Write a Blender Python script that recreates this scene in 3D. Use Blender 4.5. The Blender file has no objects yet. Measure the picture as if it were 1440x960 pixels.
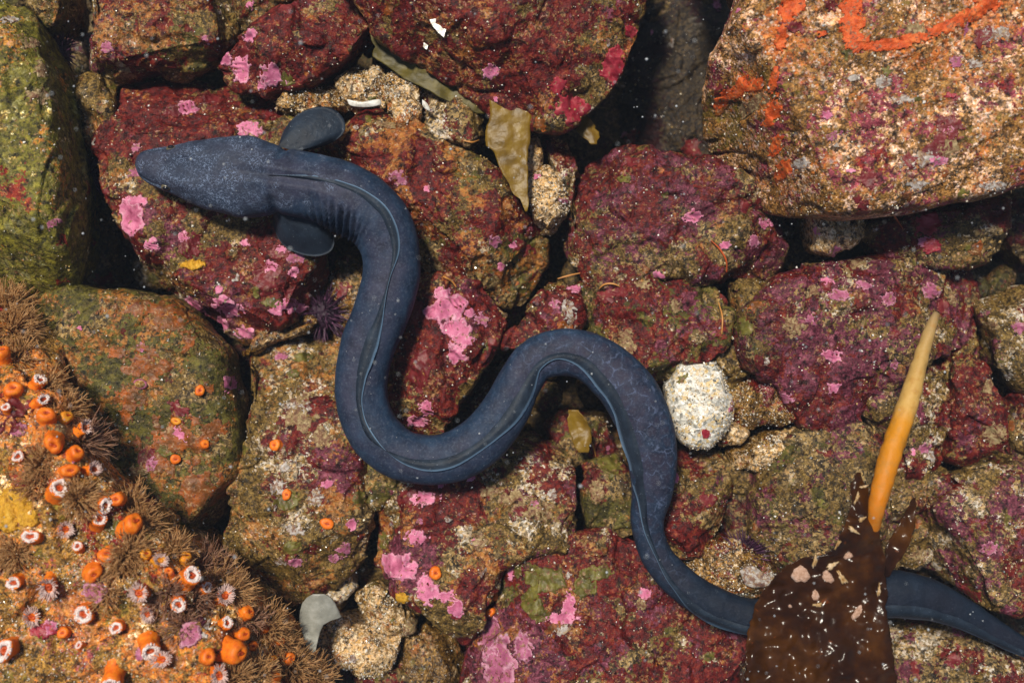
import bpy, math, random
import numpy as np
from mathutils import Vector, Matrix
from mathutils.bvhtree import BVHTree

# ------------------------------------------------------------------ units
U = 0.0006            # metres per layout unit (the frame is about 0.86 m wide)
D = 1500.0            # camera height above the eel, layout units
random.seed(7)
rng = np.random.default_rng(7)

# ------------------------------------------------------------------ camera
scene = bpy.context.scene
cam_data = bpy.data.cameras.new("camera")
cam = bpy.data.objects.new("camera", cam_data)
scene.collection.objects.link(cam)
cam.location = (0, 0, D * U)
cam.rotation_euler = (0, 0, 0)
cam_data.sensor_width = 36.0
cam_data.lens = 36.0 * D / 1440.0
cam_data.clip_start = 0.02
cam_data.clip_end = 50.0
cam_data.dof.use_dof = True
cam_data.dof.focus_distance = (D - 5) * U
cam_data.dof.aperture_fstop = 3.2
scene.camera = cam

# ------------------------------------------------------------------ light
SUN_EL, SUN_AZ = math.radians(66), math.radians(122)    # azimuth: counter-clockwise from +X
world = bpy.data.worlds.new("World")
scene.world = world
world.use_nodes = True
wn = world.node_tree
for n in list(wn.nodes):
    wn.nodes.remove(n)
wo = wn.nodes.new("ShaderNodeOutputWorld")
wb_ = wn.nodes.new("ShaderNodeBackground")
ws = wn.nodes.new("ShaderNodeTexSky")
ws.sky_type = 'NISHITA'
ws.sun_disc = False
ws.sun_elevation = SUN_EL
ws.sun_rotation = math.radians(90) - SUN_AZ
wb_.inputs["Strength"].default_value = 0.06
wn.links.new(ws.outputs[0], wb_.inputs[0])
wn.links.new(wb_.outputs[0], wo.inputs[0])

sun_data = bpy.data.lights.new("sun", 'SUN')
sun_data.energy = 4.6
sun_data.angle = math.radians(9)
sun_data.color = (1.0, 0.92, 0.78)
sun = bpy.data.objects.new("sun", sun_data)
scene.collection.objects.link(sun)
sd = Vector((math.cos(SUN_EL) * math.cos(SUN_AZ), math.cos(SUN_EL) * math.sin(SUN_AZ), math.sin(SUN_EL)))
sun.rotation_euler = sd.to_track_quat('Z', 'Y').to_euler()
sun.location = sd * 3

vs = scene.view_settings
vs.view_transform = 'Standard'
vs.look = 'None'
vs.gamma = 1.0
vs.use_curve_mapping = False
vs.exposure = 0.08
scene.cycles.max_bounces = 5
scene.cycles.diffuse_bounces = 2
scene.cycles.glossy_bounces = 2
scene.cycles.transmission_bounces = 3

# ------------------------------------------------------------------ helpers
C = scene.collection

def at(px, py, z=0.0):
    """photo position -> world position (layout units) at height z"""
    k = (D - z) / D
    return np.array(((px - 720.0) * k, (480.0 - py) * k, z))

def to_px(p):
    k = D / (D - p[..., 2])
    return 720.0 + p[..., 0] * k, 480.0 - p[..., 1] * k

GR = rng.normal(size=(256, 3)); GR /= np.linalg.norm(GR, axis=1)[:, None]
PERM = np.concatenate([rng.permutation(256)] * 3)
def pnoise(p):
    """gradient noise about -0.7..0.7 for points (N,3)"""
    i = np.floor(p).astype(np.int64); f = p - i
    i &= 255
    u = f * f * f * (f * (f * 6 - 15) + 10)
    out = np.zeros(len(p))
    for dx in (0, 1):
        wx = u[:, 0] if dx else 1 - u[:, 0]
        for dy in (0, 1):
            wy = u[:, 1] if dy else 1 - u[:, 1]
            for dz in (0, 1):
                wz = u[:, 2] if dz else 1 - u[:, 2]
                h = PERM[PERM[PERM[i[:, 0] + dx] + i[:, 1] + dy] + i[:, 2] + dz]
                g = GR[h]
                dot = g[:, 0] * (f[:, 0] - dx) + g[:, 1] * (f[:, 1] - dy) + g[:, 2] * (f[:, 2] - dz)
                out += wx * wy * wz * dot
    return out
def fbm(p, oct=3, gain=0.5):
    s = 0; a = 1.0
    for k in range(oct):
        s = s + a * pnoise(p * (2.03 ** k) + 17.3 * k); a *= gain
    return s
def sstep(a, b, x):
    t = np.clip((x - a) / (b - a), 0, 1); return t * t * (3 - 2 * t)

def mesh_np(name, verts, faces, smooth=True):
    """verts (N,3) in layout units; faces list of tuples or (M,k) array"""
    me = bpy.data.meshes.new(name)
    v = np.asarray(verts, dtype=np.float32) * U
    if isinstance(faces, np.ndarray):
        k = faces.shape[1]; n = faces.shape[0]
        me.vertices.add(len(v)); me.vertices.foreach_set("co", v.ravel())
        me.loops.add(n * k); me.loops.foreach_set("vertex_index", faces.ravel().astype(np.int32))
        me.polygons.add(n)
        me.polygons.foreach_set("loop_start", np.arange(0, n * k, k, dtype=np.int32))
        me.polygons.foreach_set("loop_total", np.full(n, k, dtype=np.int32))
        me.update(calc_edges=True)
    else:
        me.from_pydata([tuple(map(float, q)) for q in v], [], [tuple(int(a) for a in f) for f in faces])
        me.update()
    me.polygons.foreach_set("use_smooth", np.full(len(me.polygons), bool(smooth)))
    return me
def set_attr(me, name, cols):
    a = me.attributes.new(name, 'FLOAT_COLOR', 'POINT')
    a.data.foreach_set("color", np.asarray(cols, dtype=np.float32).ravel())
def link(name, me, mat=None, parent=None, loc=None):
    o = bpy.data.objects.new(name, me); C.objects.link(o)
    if mat is not None and me is not None: me.materials.append(mat)
    if parent is not None: o.parent = parent
    if loc is not None: o.location = tuple(float(a) * U for a in loc)
    return o
def tag(o, label, cat, group=None, kind=None):
    o["label"] = label
    if cat: o["category"] = cat
    if group: o["group"] = group
    if kind: o["kind"] = kind
    return o
def empty(name, loc, label, cat, group=None):
    o = bpy.data.objects.new(name, None); C.objects.link(o)
    o.empty_display_size = 0.01
    o.location = tuple(float(a) * U for a in loc)
    return tag(o, label, cat, group)
def grid_faces(n, m, closed_m=False):
    i, j = np.meshgrid(np.arange(n - 1), np.arange(m if closed_m else m - 1), indexing='ij')
    a = i * m + j; b = i * m + (j + 1) % m; c = (i + 1) * m + (j + 1) % m; d = (i + 1) * m + j
    return np.stack([a.ravel(), b.ravel(), c.ravel(), d.ravel()], 1)

# ------------------------------------------------------------------ node mini language
class NT:
    def __init__(s, name):
        s.mat = bpy.data.materials.new(name); s.mat.use_nodes = True
        s.t = s.mat.node_tree
        for n in list(s.t.nodes): s.t.nodes.remove(n)
        s.out = s.t.nodes.new("ShaderNodeOutputMaterial")
    def node(s, typ, **kw):
        n = s.t.nodes.new(typ)
        for k, v in kw.items(): setattr(n, k, v)
        return n
    def put(s, sock, v):
        if isinstance(v, bpy.types.NodeSocket): s.t.links.new(v, sock)
        elif v is not None:
            if isinstance(v, (tuple, list)) and sock.type == 'RGBA' and len(v) == 3: v = (*v, 1.0)
            sock.default_value = v
    def math(s, op, a, b=None, c=None, clamp=False):
        n = s.node("ShaderNodeMath", operation=op, use_clamp=clamp)
        s.put(n.inputs[0], a)
        if b is not None: s.put(n.inputs[1], b)
        if c is not None: s.put(n.inputs[2], c)
        return n.outputs[0]
    def vmath(s, op, a, b=None, scale=None):
        n = s.node("ShaderNodeVectorMath", operation=op)
        s.put(n.inputs[0], a)
        if b is not None: s.put(n.inputs[1], b)
        if scale is not None: s.put(n.inputs[3], scale)
        return n.outputs[0]
    def mix(s, f, a, b, blend='MIX'):
        n = s.node("ShaderNodeMix", data_type='RGBA', blend_type=blend)
        s.put(n.inputs[0], f); s.put(n.inputs[6], a); s.put(n.inputs[7], b)
        return n.outputs[2]
    def noise(s, v, sc, detail=4, rough=0.55, col=False, dist=0.0):
        n = s.node("ShaderNodeTexNoise")
        s.put(n.inputs["Vector"], v); n.inputs["Scale"].default_value = sc
        n.inputs["Detail"].default_value = detail; n.inputs["Roughness"].default_value = rough
        n.inputs["Distortion"].default_value = dist
        return n.outputs["Color" if col else "Fac"]
    def voro(s, v, sc, feature='F1', out='Distance', rnd=1.0):
        n = s.node("ShaderNodeTexVoronoi", feature=feature)
        s.put(n.inputs["Vector"], v); n.inputs["Scale"].default_value = sc
        if "Randomness" in n.inputs: n.inputs["Randomness"].default_value = rnd
        return n.outputs[out]
    def ramp(s, f, stops, mode='LINEAR'):
        n = s.node("ShaderNodeValToRGB"); r = n.color_ramp; r.interpolation = mode
        while len(r.elements) < len(stops): r.elements.new(0.5)
        for e, (p, c) in zip(r.elements, stops):
            e.position = p; e.color = (*c, 1.0)
        s.put(n.inputs[0], f)
        return n.outputs[0]
    def range(s, v, a, b, c=0.0, d=1.0, smooth=True):
        n = s.node("ShaderNodeMapRange", interpolation_type='SMOOTHSTEP' if smooth else 'LINEAR')
        for k, x in zip((0, 1, 2, 3, 4), (v, a, b, c, d)): s.put(n.inputs[k], x)
        return n.outputs[0]
    def sep(s, c):
        n = s.node("ShaderNodeSeparateColor"); s.put(n.inputs[0], c); return n.outputs
    def attr(s, name):
        n = s.node("ShaderNodeAttribute"); n.attribute_name = name; return n.outputs
    def pos(s):
        g = s.node("ShaderNodeNewGeometry")
        return s.vmath('SCALE', g.outputs["Position"], scale=1.0 / U)
    def bump(s, h, dist, strength=1.0, normal=None):
        n = s.node("ShaderNodeBump"); n.inputs["Strength"].default_value = strength
        n.inputs["Distance"].default_value = dist * U; s.put(n.inputs["Height"], h)
        if normal is not None: s.put(n.inputs["Normal"], normal)
        return n.outputs[0]
    def bsdf(s, color, rough=0.5, spec=0.4, normal=None, **kw):
        b = s.node("ShaderNodeBsdfPrincipled")
        s.put(b.inputs["Base Color"], color); s.put(b.inputs["Roughness"], rough)
        s.put(b.inputs["Specular IOR Level"], spec)
        if normal is not None: s.put(b.inputs["Normal"], normal)
        for k, v in kw.items(): s.put(b.inputs[k.replace('_', ' ')], v)
        s.t.links.new(b.outputs[0], s.out.inputs[0])
        return b

def rock_material(name, rough=0.55, spec=0.3, wet=0.0, bump=3.0, tone=None):
    s = NT(name)
    P = s.pos()
    wn_ = s.noise(P, 1 / 14, 2, 0.6, col=True)
    Pw = s.vmath('ADD', P, s.vmath('SCALE', s.vmath('SUBTRACT', wn_, (0.5, 0.5, 0.5)), scale=16.0))
    A = s.attr("wa"); B = s.attr("wb")
    wr, wp, wt = s.sep(A["Color"])[:3]; wo_ = A["Alpha"]
    wg, wl, wd = s.sep(B["Color"])[:3]; wgr = B["Alpha"]
    def off(v, k): return s.vmath('ADD', v, (131.7 * k, -77.1 * k, 53.3 * k))
    # two independent speckle fields break up every cover edge
    sp1 = s.sep(s.noise(P, 1 / 6.0, 3, 0.68, col=True)); sp2 = s.sep(s.noise(off(P, 3.3), 1 / 11.0, 3, 0.62, col=True))
    def cover(w, nz, sp, mixf=0.42, soft=0.03):
        f = s.math('ADD', s.math('MULTIPLY_ADD', nz, 2.3 * (1 - mixf), -1.15 * (1 - mixf)), s.math('MULTIPLY_ADD', sp, 1.5 * mixf, 0.5 - 0.75 * mixf))
        t = s.math('MULTIPLY_ADD', w, -0.62, 0.82)
        return s.range(f, s.math('SUBTRACT', t, soft), s.math('ADD', t, soft))
    fine = s.noise(off(P, 1.7), 1 / 3.0, 2, 0.65)
    mid = s.noise(off(P, 5.1), 1 / 11, 3, 0.62)
    cells = s.sep(s.voro(Pw, 1 / 4.0, 'F1', 'Color'))
    cell = cells[0]
    stone = s.ramp(s.math('ADD', s.math('MULTIPLY', cell, 0.75), s.math('MULTIPLY', fine, 0.3)), [
        (0.12, (0.012, 0.009, 0.006)), (0.32, (0.055, 0.036, 0.016)), (0.52, (0.15, 0.098, 0.038)),
        (0.7, (0.28, 0.19, 0.078)), (0.86, (0.40, 0.25, 0.08)), (0.98, (0.55, 0.49, 0.36))])
    pale = s.ramp(s.math('ADD', s.math('MULTIPLY', cell, 0.6), s.math('MULTIPLY', mid, 0.4)), [
        (0.14, (0.03, 0.024, 0.018)), (0.26, (0.26, 0.19, 0.11)), (0.40, (0.46, 0.39, 0.29)), (0.56, (0.56, 0.36, 0.13)), (0.66, (0.60, 0.50, 0.40)), (0.8, (0.72, 0.69, 0.63))])
    big1 = s.sep(s.noise(off(Pw, 1), 1 / 40, 3, 0.6, col=True)); big2 = s.sep(s.noise(off(Pw, 4), 1 / 46, 3, 0.6, col=True))
    col = s.mix(cover(wl, big1[0], sp1[0]), stone, pale)
    turf = s.ramp(s.math('ADD', s.math('MULTIPLY', fine, 0.6), s.math('MULTIPLY', mid, 0.5)), [
        (0.36, (0.010, 0.006, 0.002)), (0.49, (0.070, 0.041, 0.009)), (0.61, (0.19, 0.115, 0.026)), (0.76, (0.40, 0.27, 0.08))])
    mt = cover(wt, big1[1], sp1[1], 0.5)
    col = s.mix(mt, col, turf)
    green = s.ramp(sp2[1], [(0.3, (0.012, 0.013, 0.003)), (0.5, (0.060, 0.055, 0.007)), (0.7, (0.17, 0.145, 0.022))])
    col = s.mix(s.math('MULTIPLY', cover(wg, big2[1], sp2[1], 0.4, 0.05), 0.88), col, green)
    red = s.ramp(s.math('ADD', s.math('MULTIPLY', sp2[2], 0.7), s.math('MULTIPLY', fine, 0.35)), [
        (0.30, (0.012, 0.002, 0.002)), (0.45, (0.062, 0.0045, 0.005)), (0.58, (0.14, 0.010, 0.008)), (0.70, (0.24, 0.048, 0.018)), (0.8, (0.40, 0.16, 0.05))])
    mr = cover(wr, big2[0], sp1[2], 0.40)
    col = s.mix(mr, col, red)
    thin = s.ramp(s.math('ADD', s.math('MULTIPLY', sp2[1], 0.6), s.math('MULTIPLY', fine, 0.4)), [(0.34, (0.035, 0.006, 0.011)), (0.5, (0.115, 0.020, 0.036)), (0.62, (0.26, 0.068, 0.105)), (0.75, (0.48, 0.19, 0.25))])
    col = s.mix(cover(wp, big1[2], sp1[0], 0.5), col, thin)
    orange = s.ramp(mid, [(0.3, (0.10, 0.03, 0.006)), (0.5, (0.34, 0.105, 0.014)), (0.7, (0.55, 0.24, 0.05))])
    col = s.mix(s.math('MULTIPLY', cover(wo_, big2[2], sp1[1], 0.5, 0.05), 0.8), col, orange)
    if tone: col = s.mix(1.0, col, (*tone, 1.0), 'MULTIPLY')
    # flecks of turf, grit and shell lying on everything
    fl = s.noise(off(P, 7), 1 / 6.0, 3, 0.7)
    lo = s.math('ADD', s.math('MULTIPLY_ADD', s.math('ADD', wt, wgr), -0.11, 0.675), s.math('MULTIPLY_ADD', big2[2], -0.7, 0.35))
    mfl = s.math('MULTIPLY', s.range(fl, lo, s.math('ADD', lo, 0.08)), 0.5)
    flx = s.math('ADD', s.math('MULTIPLY', s.sep(s.voro(P, 1 / 3.2, 'F1', 'Color'))[1], 0.75), s.math('MULTIPLY', wgr, 0.28))
    flc = s.ramp(flx, [(0.08, (0.05, 0.028, 0.010)), (0.4, (0.20, 0.125, 0.045)), (0.60, (0.42, 0.26, 0.095)), (0.74, (0.58, 0.33, 0.13)), (0.85, (0.62, 0.36, 0.30)), (0.96, (0.78, 0.70, 0.60))])
    col = s.mix(mfl, col, flc)
    pit = s.range(s.noise(off(P, 8), 1 / 8, 3, 0.66), 0.33, 0.52, 0.16, 1.0)
    col = s.mix(1.0, col, pit, 'MULTIPLY')
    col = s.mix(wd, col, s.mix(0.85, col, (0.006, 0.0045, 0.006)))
    h = s.math('ADD', s.math('MULTIPLY', fl, 1.2), s.math('ADD', s.math('MULTIPLY', fine, 0.55), s.math('MULTIPLY', mid, 1.2)))
    nrm = s.bump(h, bump, 1.0)
    r = s.math('MULTIPLY_ADD', fine, 0.3 if wet == 0 else 0.12, rough - 0.12)
    s.bsdf(col, r, spec, nrm)
    return s.mat

M_ROCK = rock_material("encrusted_rock", rough=0.52, spec=0.26, bump=2.3)
M_GREEN = rock_material("green_streaked_rock", bump=2.4, tone=(1.7, 1.75, 1.1))
M_REEF = rock_material("golden_reef_rock", bump=3.2, tone=(2.1, 1.75, 1.3))
M_SANDY = rock_material("sandy_rock", bump=2.8, tone=(1.7, 1.28, 1.12))
M_WET = rock_material("shiny_cobble", rough=0.26, spec=0.6, wet=1.0, bump=3.0, tone=(1.2, 1.0, 0.72))

def simple(name, stops, nscale, rough=0.5, spec=0.4, bump=1.0, detail=4, fleck=0.0, **kw):
    s = NT(name); P = s.pos()
    f = s.noise(P, 1 / nscale, detail, 0.6)
    col = s.ramp(f, stops)
    if 'coralline' in name:
        col = s.mix(s.math('MULTIPLY', s.sep(s.attr('lip')['Color'])[0], .45), col, (0.74, 0.46, 0.55))
    if fleck:
        sp = s.sep(s.noise(P, 1 / 7, 4, .7, col=True))
        col = s.mix(s.range(sp[0], 0.62 - fleck, 0.66 - fleck, 0, .85), col, s.ramp(sp[1], [(.35, (.06, .012, .012)), (.5, (.17, .07, .035)), (.65, (.38, .27, .14))]))
    s.bsdf(col, rough, spec, s.bump(s.noise(P, 1 / (nscale * 0.5), 4, 0.6), bump), **kw)
    return s.mat

M_PINK = simple("pink_coralline", [(0.28, (0.24, 0.04, 0.09)), (0.42, (0.44, 0.105, 0.20)), (0.58, (0.60, 0.18, 0.31)), (0.75, (0.68, 0.33, 0.43))], 19, 0.6, 0.25, 1.4, 6, fleck=0.03)
M_MAUVE = simple("mauve_coralline", [(0.28, (0.17, 0.035, 0.075)), (0.5, (0.33, 0.085, 0.16)), (0.72, (0.46, 0.17, 0.27))], 12, 0.6, 0.25, 1.6, 6, fleck=0.08)
M_RED = simple("red_crust", [(0.3, (0.07, 0.006, 0.008)), (0.5, (0.13, 0.011, 0.014)), (0.7, (0.20, 0.03, 0.03))], 16, 0.5, 0.35, 1.0, 5, fleck=0.05)
M_CRIM = simple("crimson_crust", [(0.3, (0.16, 0.008, 0.016)), (0.5, (0.30, 0.018, 0.035)), (0.7, (0.45, 0.08, 0.09))], 14, 0.45, 0.4, 1.6, 5, fleck=0.03)
M_ORANGE = simple("orange_sponge", [(0.3, (0.30, 0.035, 0.005)), (0.5, (0.58, 0.085, 0.012)), (0.72, (0.70, 0.20, 0.05))], 11, 0.55, 0.3, 3.0, 6, fleck=0.05)
M_RUST = simple("rust_film", [(0.3, (0.05, 0.024, 0.005)), (0.46, (0.16, 0.050, 0.006)), (0.60, (0.36, 0.085, 0.008)), (0.75, (0.55, 0.16, 0.012))], 14, 0.5, 0.35, 2.0, 6, fleck=0.1)
M_YEL = simple("yellow_sponge", [(0.3, (0.36, 0.16, 0.008)), (0.5, (0.58, 0.30, 0.012)), (0.72, (0.70, 0.42, 0.06))], 8, 0.45, 0.4, 3.5, 5)
M_OLIVE = simple("olive_crust", [(0.3, (0.045, 0.04, 0.006)), (0.5, (0.10, 0.085, 0.012)), (0.72, (0.19, 0.165, 0.03))], 13, 0.5, 0.35, 1.2, 5, fleck=0.06)
M_PALE = simple("pale_crust", [(0.3, (0.20, 0.17, 0.15)), (0.5, (0.38, 0.34, 0.31)), (0.72, (0.60, 0.56, 0.53))], 6, 0.55, 0.3, 1.6, 5, fleck=0.13)
M_CREAM = simple("cream_crust", [(0.3, (0.12, 0.08, 0.035)), (0.5, (0.27, 0.19, 0.085)), (0.72, (0.50, 0.39, 0.22))], 6, 0.55, 0.3, 2.0, 5, fleck=0.14)

s = NT("white_granite"); P = s.pos()
g1 = s.sep(s.voro(P, 1 / 4.6, 'F1', 'Color')); g2 = s.noise(P, 1 / 26, 4, .6)
gc_ = s.ramp(s.math('ADD', s.math('MULTIPLY', g1[0], .7), s.math('MULTIPLY', g2, .45)), [(.16, (.02, .02, .02)), (.25, (.22, .22, .20)), (.40, (.48, .47, .42)), (.58, (.68, .66, .60)), (.74, (.60, .42, .16)), (.86, (.76, .75, .72))])
s.bsdf(gc_, 0.28, 0.6, s.bump(s.math('ADD', g1[1], s.noise(P, 1 / 5, 3)), 3.0, 1.0)); M_GRAN = s.mat
# ------------------------------------------------------------------ rocks
ROCKS = {}
VERTPOOL = []        # (points, normals, turf weight) for scattering grit and turf

PAL = {   # red, pink, turf, orange, green, pale, dark
    'maroon': (.62, .30, .42, .18, .10, .25, 0), 'redbrown': (.66, .18, .45, .30, .12, .18, 0),
    'tan': (.22, .16, .62, .15, .15, .42, 0), 'olive': (.14, .08, .60, .22, .55, .10, 0.05),
    'purple': (.52, .5, .44, .10, .06, .32, .06), 'pale': (.06, .10, .20, .05, .02, .95, 0),
    'gravel': (.05, .04, .45, .12, .12, .50, 0), 'sandy': (.12, .22, .62, .26, .04, .52, 0),
    'ochre': (.30, .16, .72, .28, .16, .36, 0), 'grey': (.20, .14, .62, .06, .22, .20, 0.1),
    'darkred': (.45, .22, .35, .06, .05, .12, .62), 'mixed': (.42, .26, .52, .22, .20, .34, 0),
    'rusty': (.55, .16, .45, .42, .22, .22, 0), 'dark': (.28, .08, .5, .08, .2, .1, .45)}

def polar(poly, nang=720, sm=3.0):
    c = poly.mean(0)
    # area centroid
    x, y = poly[:, 0], poly[:, 1]; x2, y2 = np.roll(x, -1), np.roll(y, -1)
    cr = x * y2 - x2 * y; a = cr.sum() / 2
    c = np.array([((x + x2) * cr).sum(), ((y + y2) * cr).sum()]) / (6 * a)
    th = np.arange(nang) * 2 * np.pi / nang
    R = np.zeros(nang)
    dx, dy = np.cos(th), np.sin(th)
    for k in range(len(poly)):
        p = poly[k] - c; q = poly[(k + 1) % len(poly)] - c
        e = q - p
        den = dx * e[1] - dy * e[0]
        den = np.where(np.abs(den) < 1e-9, 1e-9, den)
        t = (p[0] * e[1] - p[1] * e[0]) / den
        u = (p[0] * dy - p[1] * dx) / den
        ok = (t > 0) & (u >= -1e-6) & (u <= 1 + 1e-6)
        R = np.where(ok, np.maximum(R, t), R)
    R = np.where(R <= 0, np.median(R[R > 0]), R)
    w = int(4 * sm / (360 / nang)); k = np.arange(-w, w + 1) * (360 / nang)
    g = np.exp(-0.5 * (k / sm) ** 2); g /= g.sum()
    Rp = np.concatenate([R[-w:], R, R[:w]])
    return c, np.convolve(Rp, g, 'valid')

def rock(key, name, label, poly, zt, pal='mixed', bulge=None, depth=110, flat=3.0, tilt=(0, 0), rough=1.0, facets=9,
         seed=0, mat=None, sp=2.6, smooth=1.1, grow=1.045, fleck=None, group='rocks of the reef bed', cat='rock', stretch=None):
    r = np.random.default_rng(1000 + seed + len(ROCKS) * 13)
    poly = np.array(poly, dtype=float)
    if bulge is None: bulge = 55
    flat = flat + (.5 if mat in (M_WET, M_GRAN) else 2.2); bulge = bulge * .86
    if mat in (M_WET, M_GRAN): grow = min(grow, 1.0)
    ze = zt - bulge
    pw = np.array([at(px, py, ze + bulge * 0.35)[:2] for px, py in poly])
    c, R = polar(pw, sm=smooth)
    R = R * grow + 2.0
    Rm = R.mean()
    # profile: top superellipse then the flank down to the foot
    t = np.linspace(0, np.pi / 2, 160)
    e = 2.0 / flat
    rho = np.sin(t) ** e; zz = np.cos(t) ** e * bulge
    t2 = np.linspace(0, 1, 60)[1:]
    rho2 = 1 - 0.38 * t2 ** 1.8; z2 = -depth * t2
    rho = np.concatenate([rho, rho2]); zz = np.concatenate([zz, z2])
    seg = np.hypot(np.diff(rho) * Rm, np.diff(zz)); seg[159:] *= .38; L = np.concatenate([[0], np.cumsum(seg)])
    n = int(np.clip(2 * L[-1] / (sp * 1.06), 24, 230))
    g = np.linspace(-1, 1, n)
    a, b = np.meshgrid(g, g, indexing='ij')
    big = np.abs(a) > np.abs(b)
    with np.errstate(divide='ignore', invalid='ignore'):
        rr = np.where(big, np.abs(a), np.abs(b))
        th = np.where(big, np.pi / 4 * (b / a) + np.where(a < 0, np.pi, 0), np.pi / 2 - np.pi / 4 * (a / b) + np.where(b < 0, np.pi, 0))
    th = np.nan_to_num(th) % (2 * np.pi)
    s = rr * L[-1]
    pr = np.interp(s, L, rho); pz = np.interp(s, L, zz)
    Rt = np.interp(th, np.arange(721) * 2 * np.pi / 720, np.append(R, R[0]))
    X = c[0] + Rt * pr * np.cos(th); Y = c[1] + Rt * pr * np.sin(th); Z = ze + pz
    Z = Z + ((X - c[0]) * tilt[0] + (Y - c[1]) * tilt[1]) * np.clip(1 - rr * 0.4, 0, 1)
    tr_ = r.normal(0, .07, 2)
    Z = Z + ((X - c[0]) * tr_[0] + (Y - c[1]) * tr_[1]) * np.clip(1 - rr * .3, 0, 1)
    P = np.stack([X, Y, Z], -1)
    ctr = np.array([c[0], c[1], ze])
    # chipped facets
    for k in range(facets):
        phi = r.uniform(0, 2 * np.pi); el = r.uniform(0.3, 1.3)
        nv = np.array([np.cos(phi) * np.cos(el), np.sin(phi) * np.cos(el), np.sin(el)])
        d = (P - ctr) @ nv
        lim = d.max() * r.uniform(0.70, 0.93)
        ov = np.maximum(0, d - lim)
        P = P - (ov * r.uniform(0.88, 1.0))[..., None] * nv
    # displacement
    du = np.gradient(P, axis=0); dv = np.gradient(P, axis=1)
    N = np.cross(du, dv); N /= np.linalg.norm(N, axis=-1, keepdims=True) + 1e-9
    if N[n // 2, n // 2, 2] < 0: N = -N
    flatP = P.reshape(-1, 3); sh = np.array([seed * 3.1, 7.7 * len(ROCKS), 0])
    q = flatP if stretch is None else np.stack([(flatP[:, 0] * stretch[0] + flatP[:, 1] * stretch[1]) * 0.35, -flatP[:, 0] * stretch[1] + flatP[:, 1] * stretch[0], flatP[:, 2] * 0.6], 1)
    big_amp = min(9.0, Rm * 0.09)
    disp = big_amp * fbm(q / (Rm * 0.55 + 22) + sh, 2)
    m = pnoise(q / 24 + sh)
    m2 = pnoise(q / 46 + sh + 70)
    m3 = pnoise(q / 78 + sh + 170)
    disp += rough * (2.0 * (1 - 2.4 * np.abs(m)) + 5.5 * (sstep(-.035, .035, m2) - .5) + 6.5 * (sstep(-.03, .03, m3) - .5) + 1.9 * pnoise(q / 11 + sh) + 1.3 * pnoise(q / 5.4 + sh))
    P = (flatP + N.reshape(-1, 3) * (disp - 2.0 * rough)[:, None])
    du = np.gradient(P.reshape(n, n, 3), axis=0); dv = np.gradient(P.reshape(n, n, 3), axis=1)
    N = np.cross(du, dv).reshape(-1, 3); N /= np.linalg.norm(N, axis=-1, keepdims=True) + 1e-9
    if N[(n // 2) * n + n // 2, 2] < 0: N = -N
    faces = grid_faces(n, n)
    ring = np.concatenate([np.arange(n), np.arange(1, n) * n + n - 1, (n - 1) * n + np.arange(n - 2, -1, -1), np.arange(n - 2, 0, -1) * n])
    V = np.vstack([P, [c[0], c[1], ze - depth - 4]])
    cap = np.stack([ring, np.roll(ring, -1), np.full(len(ring), n * n), np.full(len(ring), n * n)], 1)
    loc = np.array([c[0], c[1], ze])
    me = bpy.data.meshes.new(name)
    allf = [tuple(f) for f in ()]
    # quads + triangle fan
    nv_, nq, nt = len(V), len(faces), len(ring)
    v = ((V - loc) * U).astype(np.float32)
    me.vertices.add(nv_); me.vertices.foreach_set("co", v.ravel())
    loops = np.concatenate([faces.ravel(), cap[:, :3].ravel()]).astype(np.int32)
    me.loops.add(len(loops)); me.loops.foreach_set("vertex_index", loops)
    me.polygons.add(nq + nt)
    me.polygons.foreach_set("loop_start", np.concatenate([np.arange(nq) * 4, nq * 4 + np.arange(nt) * 3]).astype(np.int32))
    me.polygons.foreach_set("loop_total", np.concatenate([np.full(nq, 4), np.full(nt, 3)]).astype(np.int32))
    me.update(calc_edges=True)
    me.polygons.foreach_set("use_smooth", np.full(nq + nt, True))
    # consistent outward normals
    a0, a1, a2 = V[faces[:, 0]], V[faces[:, 1]], V[faces[:, 2]]
    if np.sum(np.cross(a1 - a0, a2 - a1)[:, 2]) < 0: me.flip_normals()
    # cover weights
    w = np.array(PAL[pal] if isinstance(pal, str) else pal, dtype=float)
    W = np.tile(w, (nv_, 1))
    nz1 = fbm(V / 95 + 3.3 + sh, 2); nz2 = fbm(V / 80 + 41.0 + sh, 2); nz3 = fbm(V / 120 + 91.0 + sh, 2)
    W[:, 3] *= .8; W[:, 1] *= .8; W[:, 0] *= .92
    W[:, 0] += 0.45 * nz1; W[:, 2] -= 0.30 * nz1; W[:, 1] += 0.36 * nz2; W[:, 5] += 0.35 * nz3; W[:, 3] -= 0.25 * nz3
    W = np.clip(W, 0, 1)
    px, py = to_px(V)
    W[:, 1] *= 1 - .68 * sstep(820, 560, px); W[:, 3] += .10 * sstep(820, 500, px)
    for (kx, ky, kr, ch, amt) in PAINT.get(key, ()):
        dd = np.hypot(px - kx, py - ky) / kr
        f = sstep(1.25, 0.55, dd)
        if ch == 3: amt = amt * .72
        W[:, ch] = np.clip(W[:, ch] * (1 - f) + amt * f, 0, 1)
    set_attr(me, "wa", W[:, [0, 1, 2, 3]])
    fk = fleck if fleck is not None else .35
    set_attr(me, "wb", np.stack([W[:, 4], W[:, 5], W[:, 6], np.full(nv_, fk)], 1))
    o = link(name, me, mat or M_ROCK, loc=loc)
    tag(o, label, cat, group)
    # coarse tree for resting other things on it
    st = 2 if n > 60 else 1
    idx = np.arange(0, n, st)
    Pc = P.reshape(n, n, 3)[np.ix_(idx, idx)].reshape(-1, 3)
    fc = grid_faces(len(idx), len(idx))
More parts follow.
